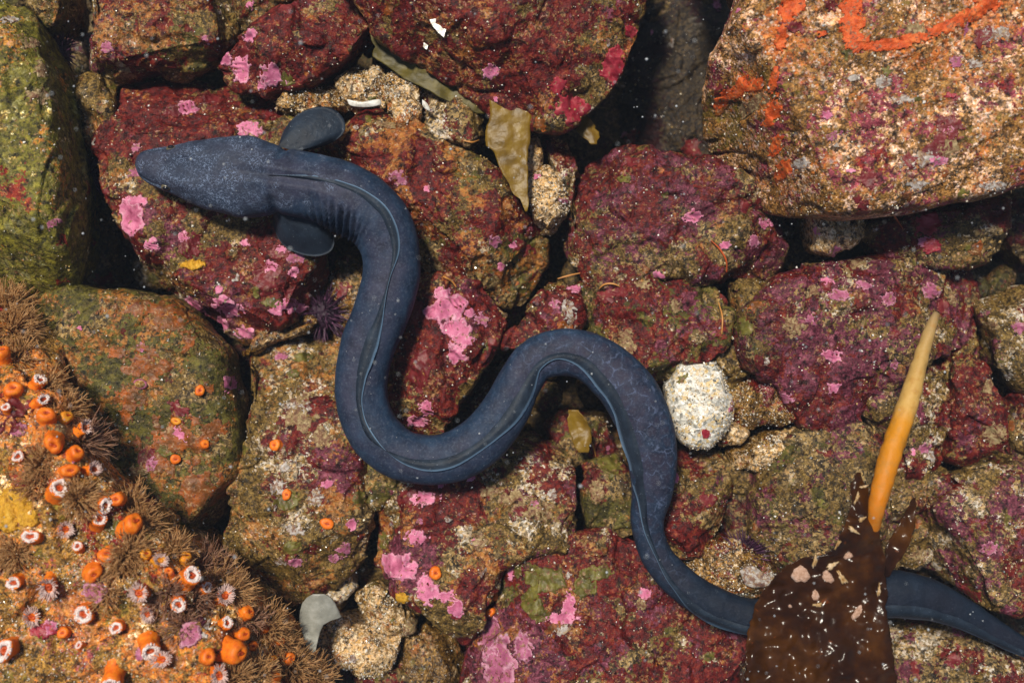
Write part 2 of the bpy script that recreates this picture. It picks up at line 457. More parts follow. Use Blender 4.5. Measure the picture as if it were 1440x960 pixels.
    tree = BVHTree.FromPolygons([tuple(x) for x in Pc], [tuple(int(k) for k in f) for f in fc])
    ROCKS[key] = dict(o=o, tree=tree, loc=loc)
    VERTPOOL.append((P, N, W[:-1, 2], W[:-1, 5], key))
    return o

CAM = Vector((0, 0, D))
def hit(px, py, only=None):
    d = (Vector(at(px, py, 0)) - CAM).normalized()
    best = None
    for k, r in ROCKS.items():
        if only and k != only: continue
        h = r['tree'].ray_cast(CAM, d)
        if h[0] is not None and (best is None or h[3] < best[2]):
            n = h[1] if h[1].z > 0 else -h[1]
            best = (np.array(h[0]), np.array(n), h[3], k)
    return best
def drop(x, y, key):
    h = ROCKS[key]['tree'].ray_cast(Vector((x, y, 900)), Vector((0, 0, -1)))
    return None if h[0] is None else h[0].z

# regional changes of cover: rock -> (photo x, y, radius, channel, amount); channels red pink turf orange green pale dark
PAINT = {
 'slab': [(200, 330, 60, 1, .45), (250, 165, 90, 0, .85), (380, 400, 80, 0, .85), (300, 350, 60, 2, .8), (300, 440, 60, 1, .55), (190, 400, 40, 5, .5)],
 'redbrown': [(560, 180, 50, 3, .75), (660, 240, 60, 3, .7), (560, 260, 80, 0, .95), (690, 330, 60, 0, .8), (640, 290, 50, 2, .75), (735, 380, 60, 3, .6), (735, 370, 60, 4, .6), (720, 400, 60, 0, .15)],
 'pinkstone': [(590, 480, 50, 0, .95), (650, 440, 45, 1, .5), (690, 470, 30, 2, .9), (640, 560, 60, 2, .8)],
 'oliveboulder': [(220, 440, 90, 3, .55), (260, 560, 80, 3, .45), (140, 540, 80, 4, .9), (200, 690, 60, 4, .95), (280, 690, 60, 3, .55)],
 'column': [(420, 580, 60, 5, .8), (420, 560, 50, 3, .5), (470, 660, 50, 0, .65), (470, 660, 50, 1, .5), (350, 700, 50, 2, .9), (430, 740, 50, 5, .6), (420, 820, 80, 2, .95)],
 'lowpink': [(700, 680, 70, 3, .4), (740, 700, 70, 5, .7), (620, 700, 60, 0, .8), (570, 790, 50, 1, .7), (640, 840, 60, 2, .75)],
 'lowmaroon': [(760, 820, 60, 4, .8), (780, 880, 70, 0, .8), (880, 830, 90, 0, .85), (720, 930, 70, 1, .75), (860, 930, 90, 3, .3), (800, 790, 60, 2, .8)],
 'overhang': [(700, 60, 120, 0, .85), (560, 30, 60, 2, .8), (640, 100, 60, 2, .75), (850, 60, 60, 3, .4), (740, 120, 60, 3, .4), (800, 40, 80, 2, .7)],
 'bigpale': [(1060, 150, 70, 4, .5), (1060, 150, 60, 5, .1), (1070, 170, 70, 2, .9), (1300, 170, 160, 5, .55), (1240, 220, 120, 1, .42), (1380, 180, 90, 3, .42), (1130, 90, 60, 2, .9), (1240, 20, 60, 2, .8), (1100, 60, 40, 3, .85), (1290, 50, 50, 3, .85), (1060, 130, 40, 3, .8), (1400, 20, 50, 3, .8)],
 'farleft': [(60, 150, 70, 5, .7), (50, 300, 70, 4, .95), (70, 370, 60, 5, .35), (20, 240, 50, 4, .9), (20, 260, 40, 0, .5)],
 'darkslab': [(880, 260, 80, 0, .85), (960, 330, 120, 1, .45), (1040, 350, 60, 3, .35)],
 'greenslab': [(900, 430, 70, 4, .85), (950, 470, 60, 4, .7), (830, 420, 40, 2, .8), (880, 500, 60, 2, .9)],
 'rightmaroon': [(1180, 450, 110, 1, .55), (1150, 540, 70, 0, .85), (1190, 400, 50, 5, .7), (1330, 430, 60, 5, .4), (1070, 450, 50, 2, .9), (1060, 480, 50, 6, .35)],
 'reef': [(60, 860, 120, 2, .9), (330, 900, 60, 5, .7), (180, 860, 80, 5, .6), (100, 900, 60, 1, .5), (90, 820, 50, 1, .45)],
 'toprock': [(180, 60, 60, 0, .7), (130, 60, 50, 1, .5), (270, 50, 60, 2, .85), (250, 80, 60, 4, .5), (290, 30, 40, 3, .5)],
}

rock('farleft', 'boulder', 'tall pale boulder streaked with olive green algae beside a dark crevice', [(-60,-30),(20,5),(42,22),(62,70),(83,125),(88,170),(97,255),(93,330),(86,405),(40,413),(-60,420)], 70, (.10,.12,.45,.05,.86,.45,0), bulge=80, depth=200, flat=3.2, facets=8, rough=.9, stretch=(0.3,1), cat='boulder', grow=.99, mat=M_GREEN)
rock('corner', 'rock', 'small olive rock wedged above the crevice in the top corner', [(32,-30),(90,-30),(88,18),(72,38),(55,33),(40,15)], 0, 'olive', bulge=40, rough=.7)
rock('toprock', 'rock', 'tan and maroon mottled rock above the eel\'s head slab', [(96,-30),(322,-30),(326,40),(306,84),(268,98),(205,98),(150,110),(118,106),(97,78),(101,30)], -8, 'mixed', bulge=55, flat=3.6, grow=1.01)
rock('tanchip', 'rock', 'small gravelly tan rock between the crevice and the head slab', [(98,106),(165,110),(160,150),(152,215),(122,210),(103,160)], -42, (.12,.2,.6,.2,.15,.5,0), bulge=45, flat=2.6)
rock('brownwedge', 'rock', 'brown shadowed wedge of rock at the top edge beside a red rock', [(322,-30),(440,-30),(405,8),(352,46),(326,40)], -38, (.3,.15,.6,.4,.2,.1,.2), bulge=40)
rock('redwedge', 'rock', 'dark red rock with two pink coralline patches near its tip', [(303,92),(345,52),(420,6),(480,-30),(520,-30),(518,30),(498,62),(470,88),(420,113),(372,128),(330,124)], -2, (.82,.22,.32,.12,.05,.15,0), bulge=52, flat=3.4)
rock('goldgravel', 'rock', 'narrow golden gravelly rock below the dark red wedge', [(372,134),(430,114),(468,118),(480,146),(440,162),(400,165),(380,155)], -38, 'gravel', bulge=34, flat=2.6, mat=M_WET)
rock('shellpale', 'rock', 'wet yellowish angular stone with a pale ledge, under the overhang', [(468,108),(500,92),(530,94),(542,118),(540,146),(505,150),(482,140)], -42, (.02,.04,.3,.3,.05,.62,0), bulge=38, flat=2.4, mat=M_WET, facets=7)
rock('goldblock', 'rock', 'upright golden tan block of stone under the overhang', [(540,108),(572,98),(588,118),(586,165),(562,175),(544,160)], -34, (.04,.03,.4,.35,.1,.55,0), bulge=42, flat=3.0, mat=M_WET, facets=7)
rock('rednub', 'rock', 'reddish tan stone beside the golden block under the overhang', [(590,112),(630,118),(672,150),(684,190),(655,204),(618,196),(594,165)], -36, (.42,.3,.5,.1,.05,.45,0), bulge=46, flat=2.8)
rock('slab', 'boulder', 'large red and pink slab beneath the eel\'s head', [(146,170),(164,122),(220,104),(300,112),(392,120),(420,165),(470,200),(490,260),(480,320),(448,350),(447,395),(438,428),(395,452),(332,490),(270,452),(218,420),(185,398),(168,370),(163,290),(150,240)], -42, (.56,.28,.54,.16,.12,.34,0), bulge=60, flat=4.2, facets=9, sp=2.8, cat='boulder', grow=1.02)
rock('redbrown', 'boulder', 'rusty red boulder outside the eel\'s first bend', [(480,150),(560,168),(602,190),(682,226),(722,262),(760,312),(768,352),(760,392),(742,432),(718,432),(640,388),(604,384),(582,350),(520,300),(470,250),(462,190)], -40, 'rusty', bulge=60, flat=4.0, facets=9, cat='boulder')
rock('pinkstone', 'rock', 'maroon wedge with a bright pink coralline patch inside the eel\'s bend', [(592,388),(640,390),(682,410),(710,442),(694,482),(648,556),(614,615),(575,610),(548,560),(556,480),(576,420)], -38, (.72,.3,.35,.05,.05,.2,0), bulge=45, flat=3.8, depth=170)
rock('greybit', 'rock', 'small grey gravelly stone under the slab\'s lower corner', [(330,498),(365,468),(412,446),(440,436),(444,462),(400,482),(350,504)], -82, 'grey', bulge=26, flat=2.4, mat=M_WET)
rock('oliveboulder', 'boulder', 'smooth olive boulder with rusty orange film and tiny cup corals', [(40,430),(108,407),(180,414),(242,430),(287,464),(317,500),(326,560),(330,620),(322,690),(294,734),(252,752),(180,740),(100,690),(40,600)], -12, (.04,.02,.5,.36,.62,.04,.0), bulge=78, flat=1.6, rough=.45, facets=3, depth=160, cat='boulder', sp=3.0)
rock('column', 'boulder', 'blocky tan rock with orange cup corals beside the olive boulder', [(352,502),(418,482),(468,488),(482,560),(502,640),(524,718),(508,780),(452,832),(392,864),(345,826),(318,764),(333,690),(348,640),(356,560)], -44, (.34,.3,.6,.26,.12,.45,0), bulge=60, flat=3.8, facets=9, depth=150, cat='boulder')
rock('nubstone', 'rock', 'round olive and pink stone in the gap below the eel', [(512,640),(545,632),(572,668),(560,708),(535,718),(512,690)], -72, (.1,.45,.5,.1,.4,.3,0), bulge=36, flat=2.3, rough=.7)
rock('lowpink', 'boulder', 'pink and tan rock below the eel\'s lower loop', [(545,700),(580,660),(650,640),(740,612),(800,640),(808,720),(800,768),(742,780),(702,800),(690,850),(655,905),(612,862),(560,832),(530,792),(535,742)], -44, (.5,.4,.52,.22,.08,.42,0), bulge=60, flat=4.0, facets=9, depth=140, cat='boulder')
rock('lowmaroon', 'boulder', 'large maroon rock with olive crust at the bottom centre', [(700,800),(730,772),(800,768),(862,758),(900,775),(930,828),(1000,880),(1052,890),(1070,1010),(640,1010),(655,905),(680,845)], -40, (.62,.34,.45,.26,.22,.34,0), bulge=60, flat=4.2, facets=9, cat='boulder', sp=2.8)
rock('shadowstone', 'rock', 'dark olive stone in the shadow left of the eel\'s tail', [(820,655),(868,640),(895,690),(892,745),(855,758),(830,735)], -80, (.25,.15,.5,.15,.5,.1,.2), bulge=40, flat=2.6)
rock('gapstone', 'rock', 'maroon stone in the gap under the eel\'s arch', [(770,600),(800,575),(850,590),(872,640),(850,665),(800,650)], -112, (.55,.2,.45,.1,.4,.15,.2), bulge=40, flat=2.6)
rock('tailstone', 'rock', 'red brown rock on the outer side of the eel\'s tail', [(935,690),(960,645),(1010,640),(1035,690),(1022,750),(990,778),(950,775),(930,740)], -60, (.62,.25,.5,.18,.05,.2,0), bulge=50, flat=3.0)
rock('tailgravel', 'rock', 'low tan gravelly rock just above the thin tail', [(948,776),(1000,752),(1062,778),(1098,812),(1092,846),(1040,842),(980,822)], -66, (.25,.15,.55,.3,.05,.5,0), bulge=40, flat=2.6, mat=M_WET)
rock('greyboulder', 'boulder', 'grey brown boulder left of the yellow kelp stipe', [(1072,668),(1100,625),(1140,600),(1204,594),(1236,640),(1236,720),(1222,790),(1180,835),(1130,850),(1092,810),(1066,745)], -30, (.26,.36,.52,.1,.26,.2,.16), bulge=70, flat=3.0, rough=.8, facets=9, cat='boulder')
rock('overhang', 'boulder', 'huge dark red overhanging boulder along the top edge', [(440,-190),(462,-60),(488,-10),(530,42),(592,90),(640,122),(690,152),(748,170),(792,176),(832,150),(872,110),(897,52),(915,-30),(960,-90),(975,-210),(700,-260)], 52, (.56,.24,.60,.22,.10,.22,0), bulge=70, flat=3.4, facets=9, depth=170, cat='boulder', sp=2.9, grow=1.0)  # upper end above the frame is unseen, stretched to shade the pit
rock('bigpale', 'boulder', 'giant sandy pale boulder with orange sponge in the top right corner', [(960,-230),(990,-110),(1052,-30),(1022,55),(1001,108),(994,160),(1006,212),(1042,252),(1102,288),(1200,300),(1300,291),(1390,268),(1540,225),(1560,-100),(1300,-240)], 120, (.12,.42,.56,.36,.08,.58,0), bulge=110, flat=3.2, facets=4, depth=220, rough=.8, stretch=(1,0.35), cat='boulder', sp=3.0, fleck=.9, mat=M_SANDY, grow=1.01)  # unseen upper left end stretched toward the overhang to shade the pit
rock('darkpit', 'boulder', 'boulder deep between two big boulders, painted almost black as its shadow', [(840,165),(880,100),(915,20),(980,-20),(1060,20),(1040,130),(1010,240),(930,240),(860,225)], -235, (.35,.25,.35,.04,.05,.12,.97), bulge=60, flat=3, cat='boulder')  # shade of the deep gap painted in by the near full dark weight
rock('darkslab', 'boulder', 'dark maroon slab left of the giant pale boulder', [(800,236),(858,216),(960,222),(1040,246),(1085,280),(1108,322),(1102,370),(1062,396),(1000,388),(900,394),(834,402),(808,350)], -34, (.5,.44,.5,.12,.03,.22,.14), bulge=55, flat=4.0, facets=9, cat='boulder')
rock('wetstone', 'rock', 'pale glittering wet stone beside the hanging olive seaweed', [(742,246),(768,236),(786,252),(793,290),(788,318),(774,330),(752,312)], -46, (.02,.04,.35,.15,.05,.7,0), bulge=40, flat=2.4, mat=M_WET, facets=7)
rock('smallpale', 'rock', 'tiny pale pebble behind the hanging olive seaweed', [(738,196),(754,192),(758,220),(752,242),(740,236)], -62, 'pale', bulge=22, flat=2.3, mat=M_WET)
rock('linkstone', 'rock', 'narrow red and tan rock linking the rusty boulder and dark slab', [(765,190),(800,200),(812,245),(808,330),(800,345),(795,270),(775,230)], -70, (.5,.4,.5,.1,.1,.3,0), bulge=36, flat=2.6)
rock('redtriangle', 'rock', 'red triangular rock with a pale edge above the eel\'s arch', [(775,398),(812,394),(822,450),(808,478),(745,490),(712,486),(728,455)], -44, (.74,.25,.45,.08,.1,.3,0), bulge=42, flat=3.2)
rock('greenslab', 'boulder', 'green and red mottled rock above the eel\'s arch', [(812,402),(860,396),(940,392),(1000,402),(1024,432),(1018,482),(984,512),(940,545),(890,530),(830,490),(815,450)], -40, (.5,.3,.55,.1,.55,.2,0), bulge=55, flat=3.6, facets=9, cat='boulder')
rock('rightmaroon', 'boulder', 'large crimson and purple rock behind the kelp stipe tip', [(1098,392),(1180,370),(1262,358),(1332,368),(1386,380),(1392,430),(1382,480),(1330,492),(1292,510),(1238,545),(1212,590),(1182,604),(1130,590),(1100,545),(1052,514),(1020,502),(1036,458),(1070,428)], -30, 'purple', bulge=60, flat=3.8, facets=9, cat='boulder', sp=2.8)
rock('backshade', 'boulder', 'shadowed maroon rock under the giant pale boulder', [(1222,330),(1242,300),(1300,285),(1425,280),(1420,338),(1386,374),(1300,366),(1240,356)], -44, (.5,.35,.55,.05,.08,.28,.1), bulge=50, flat=3.2, cat='boulder')
rock('paleledge', 'rock', 'pale pointed stone tucked under the giant pale boulder', [(1140,298),(1190,288),(1222,294),(1216,322),(1180,356),(1152,346)], -20, (.05,.1,.4,.08,.05,.7,0), bulge=36, flat=2.6, mat=M_WET)
rock('whitecobble', 'rock', 'white speckled egg-shaped cobble beside the eel\'s bend', [(938,545),(955,512),(984,496),(1012,514),(1030,560),(1024,602),(998,630),(964,630),(944,592)], -34, (.0,.08,.06,.06,.0,1,0), bulge=46, flat=2.1, mat=M_GRAN, facets=2, rough=.35, smooth=4)
rock('redcap', 'rock', 'small brown rock with a red cap right of the white cobble', [(1028,546),(1070,514),(1110,538),(1133,590),(1104,602),(1052,602),(1030,582)], -50, (.45,.25,.55,.05,.1,.3,0), bulge=40, flat=2.6, mat=M_WET)
rock('goldstrip', 'rock', 'golden gravelly rock below the small red-capped rock', [(1030,638),(1080,610),(1134,596),(1144,612),(1092,652),(1044,660)], -62, (.05,.08,.45,.18,.02,.6,0), bulge=30, flat=2.3, mat=M_WET)
rock('bluepebble', 'rock', 'small blue grey chip of stone below the white cobble', [(1012,604),(1032,596),(1052,608),(1040,622),(1018,626)], -70, (0,.02,.1,0,0,.75,.1), bulge=18, flat=2.3, mat=M_WET, rough=.5)
rock('stipestone', 'rock', 'tan and maroon rock directly behind the yellow stipe', [(1218,552),(1262,512),(1322,500),(1338,560),(1344,620),(1322,662),(1262,672),(1232,630)], -58, (.45,.42,.5,.08,.06,.42,0), bulge=50, flat=3.0)
rock('maroonblock', 'rock', 'upright maroon block right of the yellow stipe', [(1340,502),(1374,484),(1392,540),(1412,580),(1432,622),(1420,652),(1382,657),(1342,640),(1336,560)], -48, (.7,.3,.5,.05,.02,.25,0), bulge=50, flat=3.2)
rock('palecorner', 'boulder', 'pale purple-brown rounded boulder on the right edge', [(1386,424),(1440,408),(1520,402),(1520,575),(1440,545),(1404,505)], -46, (.15,.3,.6,.1,.02,.55,.1), bulge=55, flat=2.6, rough=.7, cat='boulder')
rock('knobtan', 'rock', 'small tan stone to the right of the stipe\'s lower end', [(1244,676),(1290,660),(1336,666),(1344,690),(1300,712),(1254,738)], -66, (.3,.38,.5,.06,.06,.4,.08), bulge=36, flat=2.6)
rock('knobgrey', 'rock', 'little grey stone wedged between the maroon block and corner boulder', [(1340,668),(1384,658),(1424,656),(1412,682),(1360,704)], -60, (.2,.3,.6,.05,.2,.35,0), bulge=30, flat=2.6)
rock('cornerboulder', 'boulder', 'purple and tan boulder above the tail tip on the right edge', [(1306,724),(1352,692),(1430,650),(1520,630),(1520,880),(1440,862),(1385,848),(1320,806),(1300,764)], -34, (.44,.46,.46,.08,.06,.30,.08), bulge=65, flat=3.4, facets=9, cat='boulder')
rock('brrock', 'boulder', 'tan brown rock below the tail tip in the bottom right corner', [(1240,880),(1300,872),(1350,888),(1440,938),(1520,980),(1520,1040),(1230,1040)], -62, (.3,.4,.52,.1,.06,.4,.1), bulge=50, flat=3.4, cat='boulder')
rock('edgestone', 'rock', 'brown shadowed stone on the right edge between two boulders', [(1420,560),(1520,560),(1520,640),(1440,648),(1428,610)], -72, (.4,.3,.5,.05,.05,.3,.1), bulge=36, flat=2.8)
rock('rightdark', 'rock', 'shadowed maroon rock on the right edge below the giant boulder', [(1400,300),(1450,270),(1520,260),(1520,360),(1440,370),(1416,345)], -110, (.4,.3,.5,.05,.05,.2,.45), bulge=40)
rock('speckcobble', 'rock', 'pale speckled cobble beside the grey shell fragment', [(440,884),(480,866),(530,884),(564,893),(566,920),(540,948),(492,950),(452,932)], -64, (.0,.06,.3,.05,.02,.85,0), bulge=40, flat=2.5, mat=M_WET, facets=6, grow=.97)
rock('colourcobble', 'rock', 'multicoloured speckled cobble above the pale speckled cobble', [(498,836),(530,826),(572,852),(588,876),(570,894),(530,882),(502,862)], -76, (.1,.2,.4,.15,.2,.7,0), bulge=36, flat=2.4, mat=M_WET)
rock('brownlump', 'rock', 'brown shadowed stone right of the pale speckled cobble', [(562,900),(600,880),(640,900),(660,960),(640,1010),(570,1010)], -92, (.12,.08,.6,.1,.3,.25,.2), bulge=40, flat=2.6, mat=M_WET)
rock('redscrap', 'rock', 'small red and olive stone below the pale speckled cobble', [(500,950),(545,942),(570,950),(572,1000),(500,1000)], -84, (.6,.1,.4,.05,.4,.1,0), bulge=28)
rock('whiteledge', 'rock', 'white encrusted ledge under the blocky tan rock', [(425,835),(460,815),(490,800),(496,826),(470,846),(440,850)], -92, (.1,.1,.2,.05,.0,.9,0), bulge=24, flat=2.3)
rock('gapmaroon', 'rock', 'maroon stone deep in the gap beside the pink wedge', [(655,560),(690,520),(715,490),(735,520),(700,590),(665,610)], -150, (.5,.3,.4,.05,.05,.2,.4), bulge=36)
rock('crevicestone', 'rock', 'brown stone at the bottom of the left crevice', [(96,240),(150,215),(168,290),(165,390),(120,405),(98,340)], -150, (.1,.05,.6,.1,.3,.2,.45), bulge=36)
rock('urchinbed', 'rock', 'pale gravelly stone behind the purple urchin by the eel', [(450,400),(492,345),(520,360),(520,470),(470,490),(445,450)], -120, (.05,.1,.5,.1,.2,.4,.2), bulge=30, mat=M_WET)
rock('midbrown', 'rock', 'small grey brown stone under the dark maroon slab\'s right end', [(1028,398),(1072,398),(1104,384),(1098,420),(1060,446),(1034,440)], -72, (.15,.15,.65,.1,.25,.3,.1), bulge=34, flat=2.6)
rock('tanshoulder', 'rock', 'tan stone between the white cobble and the crimson rock', [(985,500),(1022,470),(1048,512),(1070,520),(1030,545),(1012,520)], -66, (.1,.2,.65,.15,.1,.45,0), bulge=30, flat=2.6)
rock('underledge', 'rock', 'dark olive stone beneath the white cobble', [(950,640),(1000,628),(1060,660),(1075,700),(1030,700),(960,680)], -104, (.1,.1,.6,.05,.3,.2,.2), bulge=30)
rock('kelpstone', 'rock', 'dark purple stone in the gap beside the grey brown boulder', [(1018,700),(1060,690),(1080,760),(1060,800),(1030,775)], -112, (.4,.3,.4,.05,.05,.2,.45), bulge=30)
rock('behindkelp', 'rock', 'tan stone behind the brown kelp blade', [(1228,745),(1280,720),(1310,770),(1320,806),(1260,800),(1220,810)], -84, (.2,.3,.6,.15,.05,.45,.1), bulge=36)
rock('reef', 'boulder', 'foreground boulder crowded with orange cup corals and hydroid tufts', [(-80,400),(10,420),(40,470),(66,530),(104,600),(136,660),(176,704),(222,752),(282,800),(332,856),(382,895),(428,940),(470,1040),(-80,1040)], 130, (.28,.34,.62,.42,.26,.50,0), bulge=90, flat=3.6, facets=8, depth=260, rough=1.6, sp=2.6, cat='boulder', fleck=.7, grow=1.0, mat=M_REEF)

# seabed below the rocks
n_ = 90
gx, gy = np.meshgrid(np.linspace(-1500, 1500, n_), np.linspace(-1300, 1300, n_), indexing='ij')
bedp = np.stack([gx.ravel(), gy.ravel(), np.zeros(n_ * n_)], 1)
bedp[:, 2] = -270 + 26 * fbm(bedp / 90, 3)
me = mesh_np("seabed", bedp, grid_faces(n_, n_)[:, ::-1].copy())
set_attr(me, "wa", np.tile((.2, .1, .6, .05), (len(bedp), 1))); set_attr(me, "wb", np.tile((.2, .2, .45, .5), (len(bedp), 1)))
bed = link("seabed", me, M_ROCK); bed["kind"] = "structure"; bed["label"] = "dark gravelly seabed far below between the rocks"

# cobble fill in the gaps
def blob_sphere(nu=11, nv=9):
    u = np.arange(nu) * 2 * np.pi / nu; v = np.linspace(0.004, np.pi - 0.004, nv)
    vv, uu = np.meshgrid(v, u, indexing='ij')
    return np.stack([np.sin(vv) * np.cos(uu), np.sin(vv) * np.sin(uu), np.cos(vv)], -1).reshape(-1, 3), grid_faces(nv, nu, True)
bs, bf = blob_sphere()
Vs, Fs, Wa, Wb = [], [], [], []
k = 0
for gx in np.arange(-820, 821, 62):
    for gy in np.arange(-580, 581, 62):
        x, y = gx + rng.uniform(-26, 26), gy + rng.uniform(-26, 26)
        rad = rng.uniform(24, 46)
        if 90 < x < 380 and y > 210: continue
        v = bs * rad * np.array([1, rng.uniform(.6, 1), rng.uniform(.5, .8)])
        a = rng.uniform(0, 6.28); v = v @ np.array([[np.cos(a), -np.sin(a), 0], [np.sin(a), np.cos(a), 0], [0, 0, 1]])
        v = v * (1 + 0.28 * pnoise(bs * 1.3 + k * 3.7))[:, None] + np.array([x, y, -205 + rng.uniform(-25, 30)])
        Vs.append(v); Fs.append(bf + k * len(bs))
        Wa.append(np.tile(np.clip(rng.normal((.3, .2, .5, .1), .15), 0, 1), (len(bs), 1)))
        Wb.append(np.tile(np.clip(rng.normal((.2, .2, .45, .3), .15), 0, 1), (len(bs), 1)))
        k += 1
me = mesh_np("cobble_bed", np.vstack(Vs), np.vstack(Fs))
set_attr(me, "wa", np.vstack(Wa)); set_attr(me, "wb", np.vstack(Wb))
o = link("cobble_bed", me, M_ROCK)
tag(o, "dark small cobbles filling the gaps deep between the boulders", "cobbles", kind="stuff")

# ------------------------------------------------------------------ crust plates on the rocks
def crust(px, py, rx, ry=None, ang=0, mat=None, name='coralline_patch', key=None, thick=1.7, rag=0.55, ns=None, label=None):
    ry = ry or rx
    h = hit(px, py, key)
    if h is None: return None
    key = h[3]; c = h[0]
    R = max(rx, ry) * 1.45; st = max(1.1, R / 26)
    m = int(2 * R / st) + 1
    g = np.linspace(-R, R, m)
    X, Y = np.meshgrid(g, g, indexing='ij')
    ca, sa = math.cos(math.radians(ang)), math.sin(math.radians(ang))
    a = (X * ca + Y * sa) / rx; b = (-X * sa + Y * ca) / ry
    pts = np.stack([X.ravel() + c[0], Y.ravel() + c[1], np.full(m * m, px * 0.37)], 1)
    sc = ns or max(5.0, min(rx, ry) * 0.75)
    f = 1 - np.sqrt(a * a + b * b).ravel() + rag * (1.5 * pnoise(pts / sc) + 0.9 * pnoise(pts / (sc * 0.42)) + .35 * pnoise(pts / (sc * 0.2)))
    keep = f > -0.16
    loc = ROCKS[key]['loc']
    Z = np.full(m * m, np.nan)
    for i in np.nonzero(keep)[0]:
        z = drop(pts[i, 0], pts[i, 1], key)
        if z is not None and abs(z - c[2]) < R * 1.2 + 12: Z[i] = z
    off = -1.4 + (thick + 1.4) * sstep(-0.10, 0.10, f) + 0.9 * sstep(0.0, 0.12, f) * pnoise(pts / 4.2 + 9)
    off = off + .9 * np.exp(-((f - .12) / .09) ** 2)
    V = np.stack([pts[:, 0], pts[:, 1], Z + off], 1) - loc
    F = grid_faces(m, m)
    ok = keep & ~np.isnan(Z)
    F = F[ok[F].all(1)]
    if len(F) < 4: return None
    used = np.unique(F); mp = np.full(m * m, -1); mp[used] = np.arange(len(used))
    me = mesh_np(name, V[used], mp[F][:, ::-1].copy())
    if np.mean([p.normal.z for p in list(me.polygons)[:40]]) < 0: me.flip_normals()
    lp = np.exp(-((f[used] - .10) / .09) ** 2); set_attr(me, 'lip', np.stack([lp] * 4, 1))
    o = link(name, me, mat or M_PINK, ROCKS[key]['o'])
    if label: o["label"] = label
    return o

PINKS = [(262,150,13,11),(352,180,17,13),(185,305,20,27),(188,350,12,9),(258,333,8),(213,345,10),(272,430,19,14),(322,432,20,14),(345,468,18,9),
 (314,455,13,10),(388,438,9,6),(408,430,18,11),(381,374,11,8),(414,383,7),(308,407,6),(345,341,6),(395,350,7),(192,282,14,10),
 (340,98,13,18),(383,106,16,14),(368,120,7),(352,50,12,9),(318,82,12,9),
 (627,432,26,22),(640,462,20,16),(650,478,16,10),(640,498,13,14),(661,440,7),(622,412,12,9),(586,592,14,9),(600,575,10,16),
 (352,8,6),(973,305,14,9),(1037,15,3),(722,345,6),(705,375,6),(600,265,6),(755,248,5),
 (574,650,9,14),(596,700,18,11),(560,795,26,18),(600,830,15,20),(585,755,16,9),(628,838,14,8),(642,855,12,14),(668,762,5),(620,680,6),
 (800,852,9,20),(790,868,22,8),(718,800,5,16),(907,834,10,8),(1332,182,8,5),(1195,240,6,4),(1163,162,7,5),(1320,226,12,6),(1020,345,8,6),
 (1165,395,10,6),(1172,545,10,8),(1170,500,14,10),(810,405,12,7),(697,140,4),(690,100,10,8),(120,42,8,9),(107,36,7,12),(495,735,8),(460,680,9,6),(640,660,9,6),(660,670,7)]
for t in PINKS:
    crust(*t[:2], t[2], t[3] if len(t) > 3 else None, ang=rng.uniform(0, 90) if len(t) < 4 else 0, mat=M_PINK)
for t in [(485,772,10,11),(415,790,12,7),(470,785,10,7),(700,930,26,34),(690,890,16,24),(735,910,14,20),(545,645,14,7),(1310,410,14,12),(395,500,10,6),(1180,415,16,8),(1215,400,12,7),(1300,630,10,8),(1390,770,12,9),(1100,560,12,8),(1060,340,10,8),(560,250,12,9),(150,66,8,9),(1250,420,12,9)]:
    crust(*t, mat=M_MAUVE)
for t in [(372,388,26,22),(392,355,16,9),(270,338,14,10),(245,155,14,12),(385,160,12,14),(415,415,14,12),(300,140,14,8),(590,520,16,30),(578,700,14,16),(910,760,14,10),(1325,430,9,12),(345,75,9,9),(580,430,12,20),(870,410,12,8),(1205,280,6,6),(265,350,14,12),(1000,560,3,2)]:
    crust(*t, mat=M_RED, name='red_crust', thick=1.3)
for t in [(805,152,30,17),(862,90,16,22),(785,120,12,10),(888,45,8,8),(1305,312,15,20),(1335,135,7,4),(992,610,8,6),(1310,345,14,10)]:
    crust(*t, mat=M_CRIM, name='crimson_crust', thick=2.0)
# orange sponge on the giant boulder
for t in [(1198,10,13,20),(1198,35,13,24),(1205,60,16,11),(1230,66,16,6),(1255,63,32,7),(1288,54,20,6),(1330,38,38,8,18),(1372,18,32,9,24),(1390,5,18,8),(1105,20,9,20),(1098,55,8,16),(1088,110,5,16),(1040,125,10,12),(1060,120,8,9),(1015,140,10,8),(1100,240,8,10),(1085,160,8,16),(1120,5,10,14),(1155,48,7,4),(1090,205,6,14)]:
    crust(*t[:4], ang=t[4] if len(t) > 4 else 0, mat=M_ORANGE, name='orange_sponge', thick=2.8, rag=.6)
for t in [(215,435,50,12),(235,455,26,10),(265,480,9,16),(205,510,30,22),(255,610,36,26),(280,690,24,32),(220,640,22,30),(165,495,12,10),(290,545,10,8),(300,600,14,14),(180,560,20,14)]:
    crust(*t, mat=M_RUST, name='rusty_film', thick=1.0, rag=1.0)
for t in [(18,712,30,20),(40,725,16,12),(565,840,10,9),(8,735,20,12),(272,372,18,7)]:
    crust(*t, mat=M_YEL, name='yellow_sponge', thick=4.0, rag=.4)
for t in [(765,815,28,18),(822,826,18,14),(840,805,24,10),(750,850,16,20),(728,800,6,12),(855,640,18,26),(425,502,14,7),(412,525,9,6),(505,700,9,10),(760,865,14,10),(360,410,5,9),(383,425,14,7),(405,705,16,12),(410,770,12,10),(160,740,14,10),(1290,140,5,3)]:
    crust(*t, mat=M_OLIVE, name='olive_crust', thick=1.8, rag=.4)
